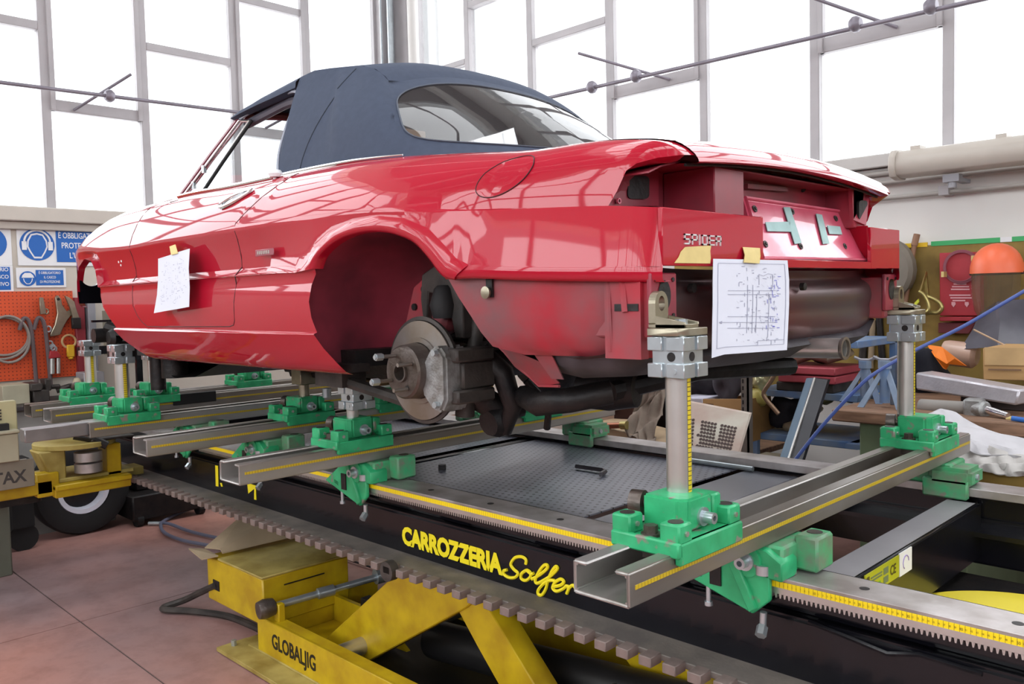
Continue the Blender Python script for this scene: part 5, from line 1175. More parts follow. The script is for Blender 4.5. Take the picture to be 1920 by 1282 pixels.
# pump box
pb = obj('pump_box', MB().box(-3.74, -3.22, 1.70, 2.13, .13, .335), YELLOW, lift, bevel=.006)
obj('box_lid', MB().box(-3.62, -3.215, 1.695, 2.135, .335, .345), YELDUST, pb, bevel=.003)
obj('cable_hole', MB().box(-3.68, -3.62, 1.697, 1.7, .19, .235), BLKOIL, pb)
obj('vent_row', MB().box(-3.219, -3.216, 1.80, 2.0, .285, .29), BLKOIL, pb)
bar = obj('synchro_bar', MB().cyl((-3.15, 1.70, .235), (-3.06, 2.20, .26), .015, n=16).cyl((-3.115, 1.90, .245), (-3.10, 1.97, .248), .024, n=12), ZINC, lift, smooth=True)
obj('bar_knob', MB().lathe([(0, 0), (.035, .004), (.042, .03), (.035, .07), (.02, .08), (0, .08)], (-3.16, 1.64, .232), (.15, 1, .05), 18), IRON, bar, smooth=True)
obj('bar_sleeve', MB().cyl((-3.07, 2.17, .26), (-3.055, 2.25, .262), .034, n=20), ZINC, bar, smooth=True)
objs('bar_bracket', MB().box(-3.15, -3.11, 1.71, 1.74, .16, .25).box(-3.05, -3.01, 2.24, 2.29, .16, .27), YELLOW, lift, bevel=.003)
obj('valve', MB().box(-3.02, -2.93, 2.05, 2.1, .17, .21).cyl((-2.98, 2.07, .2), (-2.9, 2.09, .2), .018), BLKOIL, lift, bevel=.004)
# cardboard sheet on the pump box
tag(obj('cardboard_sheet', MB().sheet([[(-3.80, 1.72, .35), (-3.64, 1.72, .375), (-3.62, 1.72, .36)], [(-3.93, 1.98, .43), (-3.66, 2.0, .44), (-3.58, 2.02, .37)], [(-4.0, 2.2, .44), (-3.72, 2.24, .43), (-3.6, 2.2, .36)]], .005, (0, 0, 1)).sheet([[(-3.80, 1.72, .345), (-3.62, 1.70, .352)], [(-3.84, 1.66, .352), (-3.66, 1.64, .342)]], .005, (0, 0, 1)), CARDD, None), 'bent dusty cardboard sheet lying on the yellow pump box', 'cardboard')
# hoses on the floor
hs = mat('blue_grey_hose', S(110, 112, 132), .45, var=.05)
t = thing('air_hose', 'thin blue-grey air hose with a brass end looping on the floor', 'hose', (-4.6, 2.0, .02))
ph = [at(385, 942, Z=.02), at(345, 958, Z=.02), at(315, 972, Z=.02), at(302, 982, Z=.02), at(308, 998, Z=.02), at(340, 1012, Z=.02), at(385, 1021, Z=.02), at(430, 1030, Z=.02)]
obj('hose_run', MB().tube(ph, .011, 8, sm=5), hs, t, smooth=True)
obj('hose_run', MB().tube([at(298, 980, Z=.02), at(318, 982, Z=.03), at(360, 997, Z=.02), at(430, 1012, Z=.02), at(520, 1022, Z=.02), at(600, 1030, Z=.02)], .011, 8, sm=5), hs, t, smooth=True)
obj('hose_fitting', MB().tube([at(279, 981, Z=.02), at(300, 981, Z=.02)], .014, 8), ZINC, t, smooth=True)
t = thing('drain_hose', 'black rubber hose bent on the floor beside the pump box', 'hose', (-4.0, 1.6, .02))
obj('hose_run', MB().tube([(-3.66, 1.70, .21), at(372, 1112, Z=.12), at(345, 1125, Z=.05), at(308, 1138, Z=.025), at(312, 1143, Z=.025), at(360, 1146, Z=.025), at(430, 1156, Z=.025), at(500, 1185, Z=.025)], .016, 8, sm=5), BLKDUST, t, smooth=True)
t = thing('floor_cable', 'thin dark cable crossing the floor beyond the lift arms', 'cable', (-2.6, 2.6, .01))
obj('cable_run', MB().tube([at(600, 1030, Z=.015), at(680, 1058, Z=.015), at(760, 1085, Z=.015), at(930, 1172, Z=.015), at(985, 1182, Z=.015)], .006, 6, sm=4), BLKOIL, t, smooth=True)
t = thing('yellow_drum_lid', 'flat yellow disc lying inside the bench frame at the right', 'lid', (-.7, 2.7, .6))
obj('disc', MB().cyl((-.56, 2.42, .58), (-.56, 2.42, .60), .33, n=48), mat('bright_yellow', S(240, 220, 60), .5, var=.03), t, smooth=True)
obj('carrier', MB().box(-.95, .1, 2.1, 2.9, .56, .578), BLKOIL, t)
# ================================================================ papers and tapes on the car
def ribbon(P, th=.0012, n=(0, -1, 0)): return MB().sheet(P, th, n)
p1 = thing('drawing_sheet', 'white handwritten sheet taped to the red door', 'paper', (-3.25, 1.38, 1.6))
rowsP = [[at(297, 485, Y=1.398), at(316, 479, Y=1.394), at(336, 472, Y=1.392), at(356, 466, Y=1.390)],
         [at(297, 520, Y=1.388), at(316, 514, Y=1.386), at(336, 508, Y=1.382), at(354, 503, Y=1.376)],
         [at(295, 552, Y=1.376), at(314, 548, Y=1.376), at(336, 542, Y=1.372), at(356, 538, Y=1.366)],
         [at(289, 587, Y=1.364), at(310, 583, Y=1.364), at(334, 579, Y=1.362), at(355, 575, Y=1.360)]]
obj('sheet', ribbon(rowsP), PAPER, p1, smooth=True, angle=60)
def bil(R, u, v):
    n = len(R)-1; m_ = len(R[0])-1; i = min(n-1, int(v*n)); j = min(m_-1, int(u*m_)); a = v*n-i; b = u*m_-j
    return (R[i][j]*(1-b)+R[i][j+1]*b)*(1-a)+(R[i+1][j]*(1-b)+R[i+1][j+1]*b)*a
def scribble(R, n, off, seed, u0=.1, u1=.9, v0=.1, v1=.9, ln=.06):
    rnd = random.Random(seed); m = MB()
    for k in range(n):
        u = rnd.uniform(u0, u1); v = rnd.uniform(v0, v1); l = rnd.uniform(.3, 1)*ln; a = rnd.choice((0, 0, 1.57, .6))
        q = [bil(R, min(1, max(0, u+du)), min(1, max(0, v+dv)))+off for du, dv in ((0, 0), (l*math.cos(a), l*math.sin(a)), (l*math.cos(a)+.006, l*math.sin(a)+.006), (.006, .006))]
        m.quad(*q)
    return m
tag(obj('handwriting', scribble(rowsP, 150, Vector((0, -.0016, 0)), 3), INK, p1), kind='stuff')
obj('tape', MB().prism([at(318, 462, Y=1.400), at(329, 458, Y=1.400), at(334, 475, Y=1.388), at(321, 478, Y=1.388)], (0, -.0008, 0)), MASK, p1)
p2 = thing('drawing_sheet', 'large white technical drawing sheet hanging from tape on the tail', 'paper', (-1.04, 1.9, 1.45))
R2 = []
for i, (y, xs_, X) in enumerate(((485, (1337, 1476), -1.052), (525, (1336, 1479), -1.050), (570, (1336, 1479), -1.046), (615, (1335, 1477), -1.042), (661, (1334, 1475), -1.036))):
    R2.append([at(xs_[0]+(xs_[1]-xs_[0])*k/6, y+(5 if i == 4 and k == 0 else 0)+(0 if i < 4 else (5-10*k/6))+3*(i == 0)*k/6, X=X+.004*math.sin(k*1.1)) for k in range(7)])
obj('sheet', ribbon(R2, .001, (1, 0, 0)), PAPER, p2, smooth=True, angle=60)
OF = Vector((.0022, 0, 0)); m = MB()
def ln(u0, v0, u1, v1, w=.0035):
    N = 8; d = Vector((u1-u0, v1-v0)); nx, ny = -d.y/d.length*w, d.x/d.length*w
    a = [bil(R2, min(1, max(0, u0+d.x*k/N-nx)), min(1, max(0, v0+d.y*k/N-ny*.8)))+OF for k in range(N+1)]; b = [bil(R2, min(1, max(0, u0+d.x*k/N+nx)), min(1, max(0, v0+d.y*k/N+ny*.8)))+OF for k in range(N+1)]
    m.grid([a, b])
for L_ in ((.06, .05, .95, .05), (.95, .05, .95, .93), (.95, .93, .06, .93), (.06, .93, .06, .05), (.19, .36, .82, .36), (.19, .40, .82, .40), (.19, .63, .82, .63), (.08, .69, .82, .69), (.19, .75, .82, .75), (.6, .88, .6, .93), (.6, .88, .95, .88), (.78, .88, .78, .93),
           (.6, .18, .6, .30), (.6, .18, .66, .2), (.66, .2, .72, .17), (.72, .17, .78, .18), (.78, .18, .78, .33), (.45, .3, .45, .8), (.52, .3, .52, .8), (.57, .4, .57, .8), (.73, .4, .73, .85)): ln(*L_, w=.0028)
m.quad(*[bil(R2, u, v)+OF for u, v in ((.08, .69), (.12, .675), (.12, .705))])
tag(obj('drawing_lines', m, INK, p2), kind='stuff')
tag(obj('handwriting', scribble(R2, 130, OF, 5, .3, .85, .08, .9, .045), INK, p2), kind='stuff')
tag(obj('handwriting', scribble(R2, 40, OF, 9, .7, .85, .2, .75, .05), mat('blue_ink', S(100, 100, 190), .8, var=0), p2), kind='stuff')
obj('tape', MB().prism([at(1392, 463, X=-1.058), at(1424, 465, X=-1.058), at(1425, 480, X=-1.050), at(1423, 494, X=-1.046), at(1394, 492, X=-1.046), at(1396, 478, X=-1.05)], (.0016, 0, 0)), MASK, p2)
tag(obj('masking_tape_strip', MB().prism([at(1284, 463, X=-1.0585), at(1333, 460, X=-1.0585), at(1331, 470, X=-1.0585), at(1332, 484, X=-1.0585), at(1331, 494, X=-1.0585), at(1264, 493, X=-1.0585), at(1272, 482, X=-1.0585), at(1276, 472, X=-1.0585)], (.0012, 0, 0)), MASK, None), 'pale masking tape strip stuck under the chrome letters on the tail', 'tape')
# ================================================================ puller trolley by the front end
TX = -4.45
tr = thing('pulling_tower_trolley', 'yellow pulling trolley with round table and rollers hooked on the toothed track', 'trolley', (-4.5, 1.3, 0))
obj('main_beam', MB().box(TX-.08, TX, .70, 1.27, .60, .665).box(TX-.08, TX, 1.2, 1.30, .585, .70), YELLOW, tr, bevel=.005)
obj('front_bar', MB().box(TX-.02, TX+.03, 1.27, 1.63, .575, .635).box(TX-.02, TX+.045, 1.27, 1.63, .612, .64), YELLOW, tr, bevel=.005)
obj('base_plate', MB().box(TX-.35, TX-.01, 1.22, 1.66, .64, .66), YELDUST, tr, bevel=.004)
obj('column', MB().prism([(TX-.02, 1.28, .64), (TX-.02, 1.34, .64), (TX-.02, 1.34, .80), (TX-.02, 1.22, .80)], (-.16, 0, 0)), YELDUST, tr, bevel=.006)
obj('column', MB().box(TX-.14, TX-.01, 1.53, 1.60, .62, .80), YELLOW, tr, bevel=.005)
tbm = MB(); N = 32; cxy = (TX-.14, 1.42)
tbm.cyl((cxy[0], cxy[1], .80), (cxy[0], cxy[1], .825), .19, n=40)
obj('round_table', tbm, YELDUST, tr, bevel=.003)
obj('table_plate', MB().box(TX-.28, TX+.02, 1.45, 1.66, .826, .838), BLKDUST, tr, bevel=.003)
obj('table_lever', MB().tube([(TX-.02, 1.38, .86), (TX+.0, 1.46, .84), (TX+.03, 1.52, .80)], lambda t: .016+.006*t, 8), BLKOIL, tr, smooth=True)
for z in (.70, .755): obj('roller', MB().cyl((TX-.01, 1.44, z-.022), (TX-.01, 1.44, z+.022), .065, n=24), RAILS, tr, smooth=True, angle=30)
obj('rear_chassis', MB().box(-5.9, TX-.3, 1.0, 1.3, .505, .60).box(-5.9, -5.75, 1.3, 1.52, .505, .58), BLKOIL, tr, bevel=.006)
for a_, b_ in ((-5.0, 1.0), (-5.86, 1.1)): obj('leg', MB().box(a_, a_+.04, b_, b_+.04, .0, .50), BLACK, tr)
cst = obj('caster', MB().cyl((-5.84, 1.47, .085), (-5.78, 1.47, .085), .085, n=24).box(-5.86, -5.76, 1.41, 1.53, .15, .51), RUBBER, tr, smooth=True, angle=30)
obj('cylinder_base', MB().box(TX-.25, TX-.12, 1.62, 1.75, .60, .64), YELDUST, tr)
bx_ = obj('drip_tray', MB().box(TX+.02, TX+.10, .78, 1.155, .675, .79).box(TX+.10, TX+.105, .78, 1.165, .67, .80), mat('grey_sheet_metal', S(140, 132, 118), .5, .3, var=.1), tr, bevel=.003)
text('tray_letters', 'ITAX', mat('grey_letter', S(60, 56, 54), .6, var=0), bx_, (TX+.1055, .975, .70), (0, 1, 0), (0, 0, 1), .055, .0008, .025, .9)
cb_ = obj('control_box', MB().prism([(TX+.03, y, z) for y, z in ((.80, .80), (1.115, .80), (1.115, 1.075), (.80, 1.075))], (.04, 0, 0)), mat('cream_control_box', S(190, 182, 140), .5, var=.08), tr, bevel=.006)
obj('control_tray', MB().box(TX+.0, TX+.13, .80, 1.10, .80, .93).box(TX-.0, TX+.14, .80, 1.105, .93, .945), mat('pale_box', S(170, 164, 140), .5, var=.08), cb_, bevel=.004)
obj('socket', MB().box(TX+.072, TX+.11, .9, 1.07, .945, .975), RUBBER, cb_)
for k in range(4): obj('button_mark', MB().box(TX+.071, TX+.073, 1.035, 1.05, .99+k*.014, .998+k*.014), BLKDUST, cb_)
t = thing('road_wheel', 'car wheel with black tyre and white rim standing under the trolley', 'wheel', (-6.0, 1.87, 0))
obj('tyre', MB().lathe([(.165, -.08), (.24, -.095), (.285, -.085), (.30, -.05), (.30, .05), (.285, .085), (.24, .095), (.165, .08)], (-5.95, 1.86, .302), (1, 0, 0), 48), RUBBER, t, smooth=True)
obj('rim', MB().lathe([(.128, .05), (.132, .075), (.16, .078), (.168, .06), (.168, -.08), (.13, -.08), (.128, .05)], (-5.95, 1.86, .302), (1, 0, 0), 40), mat('white_rim', S(226, 228, 240), .4, var=0), t, smooth=True)
obj('rim_disc', MB().lathe([(0, .0), (.06, .02), (.128, .0), (.128, -.03), (0, -.03)], (-5.95, 1.86, .302), (1, 0, 0), 32), BLKOIL, t, smooth=True)
t = thing('metal_cabinet', 'grey-green metal cabinet standing at left behind the trolley wheels', 'cabinet', (-6.0, 1.45, 0))
obj('cabinet_body', MB().box(-5.7, -5.3, 1.0, 1.285, 0, .5), mat('grey_green_metal', S(110, 112, 98), .6, var=.1), t, bevel=.008)
t = thing('floor_jack', 'black trolley jack on the floor beyond the bench front', 'jack', (-5.9, 2.35, 0))
obj('jack_body', MB().box(-6.25, -5.75, 2.12, 2.62, .05, .22).box(-6.1, -5.9, 2.2, 2.5, .22, .34), BLKOIL, t, bevel=.01)
for y in (2.15, 2.58): obj('jack_wheel', MB().cyl((-5.8, y, .055), (-5.8, y+.04, .055), .055, n=20), RUBBER, t)
# ================================================================ side wall: boards and hanging tools
board = thing('ochre_board', 'ochre painted tool board along the side wall below the white paint', 'board', (-1.0, 5.08, .9))
obj('panel', MB().box(-3.4, 2.5, 5.055, 5.095, .86, 1.735), OCHRE, board)
obj('yellow_strip', MB().box(-1.83, -1.70, 5.05, 5.06, 1.727, 1.752), mat('yellow_strip', S(236, 196, 40), .5, var=0), board)
gs = mat('green_strip', S(60, 170, 100), .5, var=0)
obj('green_strip', MB().box(-1.68, -1.33, 5.05, 5.06, 1.729, 1.755), gs, board)
obj('white_strip', MB().box(-1.33, -1.275, 5.05, 5.06, 1.729, 1.755), WHT, board)
obj('green_strip', MB().box(-1.275, 1.8, 5.05, 5.06, 1.729, 1.755), gs, board)
def cut(name, label, cat, pts, Y, depth, m, parent=None, bevel=0, part=None):
    """a solid piece: outline on the plane Y (real place in the room), pushed back by depth"""
    mb = MB().prism([at(*q, Y=Y) for q in pts], (0, depth, 0))
    if parent is None and label: return tag(obj(name, mb, m, None, bevel=bevel), label, cat)
    return obj(name, mb, m, parent, bevel=bevel)
cut('respirator_hood', 'grey rounded hood hanging on the ochre board beside the car tail', 'hood', [(1660+50*math.cos(a), 505+58*math.sin(a)) for a in [2*PI*i/20 for i in range(20)]], 4.93, .1, mat('grey_felt', S(136, 128, 116), .8), bevel=.02)
t = thing('red_kit_board', 'red wall kit panel with white lettering hanging on the ochre board', 'panel', tuple(at(1800, 590, Y=4.98)))
RB = mat('red_board', S(184, 56, 66), .5, var=.08)
cut('panel', None, None, [(1761, 474), (1836, 472), (1840, 592), (1762, 592)], 4.98, .06, RB, t, .004)
cut('lower_shelf', None, None, [(1761, 594), (1825, 594), (1820, 602), (1762, 602)], 4.95, .09, RB, t, .003)
cut('lower_panel', None, None, [(1759, 605), (1830, 605), (1816, 626), (1759, 624)], 4.98, .06, mat('dark_red_board', S(120, 50, 56), .6), t, .003)
for k, (a, b, y) in enumerate(((1788, 1812, 531), (1785, 1817, 536), (1783, 1818, 541), (1780, 1820, 552), (1782, 1822, 557), (1786, 1810, 562))):
    cut('print_line', None, None, [(a, y), (b, y), (b, y+2.6), (a, y+2.6)], 4.978, -.001, mat('pale_pink_print', S(226, 170, 176), .6, var=0), t)
for a in (1788, 1813): cut('print_mark', None, None, [(a-4, 566), (a+3, 566), (a+4, 570), (a, 576), (a-4, 571)], 4.978, -.001, MATS['pale_pink_print'], t)
c0 = at(1798, 500, Y=4.93)
t = thing('tube_coil', 'coil of thin translucent tubing with two tape bands on the red panel', 'tubing', tuple(c0))
for r in (.078, .084, .088): obj('loop', MB().tube([c0+Vector((r*math.cos(a), .004*r*100-.3*0, r*1.02*math.sin(a))) for a in [2*PI*i/28 for i in range(28)]], .004, 6, True), mat('dusky_tubing', S(140, 80, 92), .4, var=0), t, smooth=True)
for a in (.5, 3.6): q = c0+Vector((.084*math.cos(a), 0, .086*math.sin(a))); obj('tape_band', MB().cbox(q, (.014, .05, .03)), MASK, t)
# face shield
c1 = at(1869, 512, Y=4.86)
t = thing('face_shield', 'face shield with orange crown guard and clear dusty visor on the board', 'helmet', tuple(c1))
m = MB(); rows = []
for i in range(9):
    a = PI/2*i/8; rows.append([c1+Vector((.125*math.cos(a)*math.sin(b), -.12*math.cos(a)*math.cos(b), .155*math.sin(a)**.85)) for b in [-1.9+3.8*k/18 for k in range(19)]])
obj('crown', m.grid(rows), mat('orange_plastic', S(240, 112, 72), .4, var=.05), t, smooth=True)
m = MB(); m.grid([[c1+Vector((.118*s*math.sin(b), -.118*math.cos(b), z)) for b in [-1.4+2.8*k/14 for k in range(15)]] for z, s in ((0, 1), (-.1, .98), (-.19, .86), (-.24, .6))])
obj('visor', m, glass('dusty_visor', (.66, .62, .58), .04, .35, S(130, 116, 96)), t, smooth=True)
obj('head_band', MB().tube([c1+Vector((.12*math.sin(b), -.02+.09*math.cos(b), 0)) for b in [-1.5+3*k/10 for k in range(11)]], .01, 6), RUBBER, t, smooth=True)
# brass clamp
t = thing('curved_clamp', 'brass-coloured curved clamp with a pointed jaw on the ochre board', 'clamp', tuple(at(1745, 560, Y=4.9)))
BR = mat('brassy_steel', S(186, 172, 110), .35, .7, var=.1)
obj('bow', MB().tube([at(*q, Y=4.93) for q in ((1738, 556), (1750, 560), (1762, 568), (1766, 578), (1758, 586), (1745, 586), (1736, 588))], .012, 8, sm=4), BR, t, smooth=True)
obj('bow', MB().tube([at(*q, Y=4.90) for q in ((1723, 546), (1732, 552), (1740, 566), (1742, 580), (1734, 586), (1722, 588), (1714, 584))], .010, 8, sm=4), BR, t, smooth=True)
obj('jaw', MB().prism([at(*q, Y=4.9) for q in ((1723, 546), (1727, 545), (1736, 510), (1732, 520))], (0, .03, 0)).prism([at(*q, Y=4.93) for q in ((1736, 556), (1741, 555), (1736, 508), (1733, 530))], (0, .02, 0)), BR, t)
cut('clamp_tag', None, None, [(1714, 568), (1722, 560), (1723, 566), (1716, 574)], 4.88, .01, mat('lime_tag', S(206, 210, 60), .5, var=0), t)
# big dark plastic sheet and thin cane
tag(obj('plastic_sheet', MB().sheet([[at(1838, 585, Y=4.8), at(1870, 565, Y=4.75), at(1925, 560, Y=4.8)], [at(1822, 620, Y=4.7), at(1875, 605, Y=4.62), at(1925, 600, Y=4.7)], [at(1800, 655, Y=4.6), at(1870, 650, Y=4.55), at(1925, 655, Y=4.6)]], .004, (0, 1, 0)), mat('dark_polythene', S(84, 82, 92), .3, var=.15, vs=9), None, smooth=True), 'dark crumpled polythene sheet hanging below the face shield', 'plastic sheet')
tag(obj('thin_cane', MB().tube([at(1826, 618, Y=4.5), at(1880, 645, Y=4.45), at(1925, 668, Y=4.4)], .005, 6), mat('pale_cane', S(190, 160, 130), .6), None), 'thin pale cane leaning above the cardboard box', 'cane')
# ---- workbench at the right
wbn = thing('workbench', 'long brown-topped workbench with green cabinet near the side wall', 'workbench', (-.6, 4.2, 0))
obj('bench_top', MB().box(-1.62, 1.6, 3.62, 4.95, .915, .968), WOOD, wbn, bevel=.006)
obj('cabinet', MB().box(-1.52, -1.08, 3.68, 4.7, 0, .915), mat('sage_green_cabinet', S(112, 130, 98), .6, var=.1), wbn, bevel=.005)
for x in (.4, 1.5): obj('leg', MB().box(x, x+.06, 3.7, 3.76, 0, .915), BLUE, wbn)
tag(obj('wrapped_bar', MB().prism([at(1716, 698, Y=3.95), at(1912, 731, Y=3.80), at(1905, 760, Y=3.80), at(1716, 730, Y=3.95)], (.03, .12, 0)), mat('crinkled_silver_foil', S(200, 196, 202), .32, .4, var=.08, vs=12, bump=.6, bs=60), None, bevel=.008), 'long bar wrapped in crinkled silver foil lying across the workbench', 'bar')
tag(obj('timber_block', MB().box(-1.2, -.8, 3.98, 4.2, .969, 1.035), mat('dark_timber', S(60, 48, 46), .7), None, bevel=.004), 'dark timber block on the workbench under the foil bar', 'block')
t = thing('air_grinder', 'grey angle tool with a chrome handle lying on the workbench', 'tool', (-1.2, 3.8, .97))
a_ = at(1728, 762, Y=3.85); b_ = at(1815, 765, Y=3.80); c_ = at(1850, 768, Y=3.76); d_ = at(1890, 780, Y=3.72)
obj('grip', MB().tube([a_, a_.lerp(b_, .5), b_], lambda t: .034-.006*t, 14), mat('grey_rubber', S(150, 146, 140), .6), t, smooth=True)
obj('gear_head', MB().cbox(b_.lerp(c_, .35), (.07, .07, .085)).cyl(b_, c_, .035, n=16), ALU, t, bevel=.008)
obj('handle', MB().cyl(c_, d_, .017, .014, n=16), CHROME, t, smooth=True)
t = thing('blue_pen_tool', 'small blue handled pointed tool on the workbench edge', 'tool', tuple(at(1900, 785, Y=3.66)))
obj('handle', MB().tube([at(1897, 784, Y=3.66), at(1925, 788, Y=3.66)], .010, 10), mat('blue_plastic', S(40, 100, 180), .4, var=0), t, smooth=True)
obj('tip', MB().cyl(at(1886, 785, Y=3.66), at(1897, 784, Y=3.66), .003, .009, n=10), MASK, t)
# cardboard box on the bench
t = thing('cardboard_box', 'closed brown cardboard box with printed band on the workbench shelf', 'box', tuple(at(1890, 712, Y=4.3)))
cut('carton', None, None, [(1843, 652), (1960, 655), (1960, 715), (1843, 712)], 4.2, .35, CARD, t, .004)
cut('flap', None, None, [(1846, 651), (1960, 653), (1960, 686), (1846, 684)], 4.195, .004, mat('light_card', S(216, 180, 128), .8), t)
cut('print_band', None, None, [(1853, 691), (1915, 692), (1915, 695), (1853, 694)], 4.193, -.001, mat('card_print', S(130, 100, 76), .8, var=0), t)
tag(obj('wooden_shelf', MB().box(-.98, 1.0, 4.15, 4.9, 1.09, 1.105).box(-.98, -.95, 4.2, 4.9, .968, 1.09), WOOD, None), 'low wooden shelf standing on the workbench under the cardboard box', 'shelf')
tag(obj('orange_folder', MB().sheet([[at(1738, 646, Y=4.5), at(1765, 650, Y=4.45), at(1812, 686, Y=4.3)], [at(1752, 668, Y=4.4), at(1775, 682, Y=4.35), at(1790, 672, Y=4.3)], [at(1768, 690, Y=4.4), at(1774, 693, Y=4.4), at(1780, 682, Y=4.35)]], .006, (0, 1, 0)), mat('orange_card', S(246, 132, 32), .5, var=0), None), 'creased bright orange folder behind the foil bar', 'folder')
t = thing('clear_jar', 'dusty clear plastic jar lying behind the orange folder', 'jar', tuple(at(1790, 665, Y=4.6)))
obj('jar_body', MB().lathe([(0, 0), (.06, 0), (.065, .02), (.065, .14), (.045, .16), (0, .16)], at(1770, 660, Y=4.65), (1, 0, -.1), 20), mat('dusty_clear_plastic', S(200, 168, 150), .25, var=.08), t, smooth=True)
def blob(name, label, cat, px, Y, rx, ry, rz, m, seed, amp=.25, parent=None, M=None):
    rnd = random.Random(seed); c = at(*px, Y=Y); bm = bmesh.new(); bmesh.ops.create_icosphere(bm, subdivisions=3, radius=1)
    ph = [(Vector((rnd.uniform(-1, 1), rnd.uniform(-1, 1), rnd.uniform(-1, 1))).normalized(), rnd.uniform(2, 7), rnd.uniform(0, 6)) for _ in range(7)]
    mb = MB(); vs = []
    for v in bm.verts:
        d = 1+amp*sum(math.sin(v.co.dot(a)*f+p) for a, f, p in ph)/3
        vs.append(c+Vector((v.co.x*rx*d, v.co.y*ry*d, v.co.z*rz*d)))
    mb.add(vs, [tuple(v.index for v in f.verts) for f in bm.faces]); bm.free()
    o = obj(name, mb, m, parent, smooth=True, angle=80)
    return tag(o, label, cat) if label else o
DARK = mat('dark_cloth', S(52, 48, 54), .9, var=.2, vs=12, bump=.3, bs=60)
blob('dark_jacket', 'black crumpled work jacket behind the foil bar', 'jacket', (1742, 702), 4.5, .09, .1, .12, mat('black_cloth', S(20, 22, 34), .9), 4)
tag(obj('curved_panel', MB().prism([at(*q, Y=4.6) for q in ((1715, 668), (1752, 652), (1748, 668), (1726, 745), (1715, 745))], (0, .1, 0)), mat('dark_red_cover', S(150, 46, 36), .5), None), 'dark red curved panel piece standing behind the tall post', 'panel')
# jack stands
def jack(px, Y, label, col):
    t = thing('axle_stand', label, 'stand', tuple(at(px, 764, Y=Y)))
    top = at(px, 682, Y=Y); base = .969
    obj('column', MB().cyl((top.x, top.y, base+.02), (top.x, top.y, top.z), .022, n=16), BLUE, t, smooth=True)
    for dx, dy in ((-.085, -.06), (.085, -.06), (.0, .10)): obj('leg', MB().prism([(top.x-.008, top.y, top.z-.01), (top.x+.012, top.y, top.z-.01), (top.x+dx+.014, top.y+dy, base), (top.x+dx-.014, top.y+dy, base)], (0, .014, 0)), col, t)
    obj('head', MB().cyl((top.x, top.y, top.z-.02), (top.x, top.y, top.z+.015), .028, n=14), col, t)
    obj('saddle', MB().tube([(top.x-.05, top.y, top.z+.03), (top.x-.02, top.y, top.z+.018), (top.x+.02, top.y, top.z+.018), (top.x+.055, top.y, top.z+.034)], .008, 6), GREY, t)
jb = mat('pale_blue_enamel', S(140, 160, 184), .5, var=.12, vs=14)
jack(1659, 3.80, 'pale blue axle stand with a forked saddle on the brown bench', jb)
jack(1622, 3.95, 'blue axle stand behind the other one at the bench end', BLUE)
t = thing('yellow_cup', 'small yellow plastic cap on the bench behind the axle stand', 'cap', tuple(at(1645, 752, Y=4.1)))
obj('cup', MB().lathe([(0, 0), (.03, 0), (.034, .05), (0, .055)], at(1645, 757, Y=4.1), (0, 0, 1), 16), mat('yellow_plastic', S(226, 206, 40), .4), t, smooth=True)
# white sheets heaped at the right
def sheetgrid(px_rows, Ys, label, name, m, seed, amp=.015, cat='sheet'):
    R = [[at(x, y, Y=Yv) for x, y in r] for r, Yv in zip(px_rows, Ys)]
    rnd = random.Random(seed); n = 14; k = 22; rows = []
    for i in range(n+1):
        rows.append([bil(R, j/k, i/n)+Vector((0, amp*math.sin(j*.9+i*.5+seed)*math.cos(i*.8), amp*math.sin(i*1.1+j*.35+seed*2))) for j in range(k+1)])
    return tag(obj(name, MB().sheet(rows, .004, (0, .3, -1)), m, None, smooth=True, angle=70), label, cat)
FILM = mat('white_masking_film', S(198, 194, 190), .45, var=.08, vs=8, bump=.4, bs=25)
sheetgrid([[(1728, 772), (1760, 768), (1800, 782), (1925, 822)], [(1735, 800), (1775, 806), (1830, 826), (1925, 850)], [(1760, 822), (1800, 832), (1850, 848), (1925, 866)]], (3.60, 3.45, 3.36), 'white printed paper bag flattened over the workbench front edge', 'paper_bag', mat('white_bag_paper', S(204, 202, 206), .7, var=.06, vs=9, bump=.3, bs=20), 2)
sheetgrid([[(1800, 845), (1850, 842), (1925, 852)], [(1780, 862), (1850, 868), (1925, 872)], [(1788, 890), (1860, 878), (1925, 892)]], (3.4, 3.33, 3.3), 'crumpled milky masking film below the printed bag', 'masking_film', FILM, 5)
sheetgrid([[(1776, 846), (1800, 850), (1815, 858)], [(1786, 880), (1804, 886), (1820, 884)], [(1812, 908), (1822, 910), (1832, 908)]], (3.38, 3.3, 3.27), 'narrow strip of film hanging toward the bench rail', 'film_strip', FILM, 8, .006)
cut('ochre_crate', 'open ochre wooden crate beyond the far bench rail', 'crate', [(1765, 868), (1960, 900), (1960, 930), (1765, 905)], 3.35, .2, mat('ochre_wood', S(150, 122, 56), .7, var=.12), bevel=.004)
cut('plank', 'pale wooden plank resting over the ochre crate', 'plank', [(1812, 866), (1960, 884), (1960, 896), (1812, 878)], 3.34, .2, mat('pale_plank', S(190, 160, 112), .7, var=.08), bevel=.003)
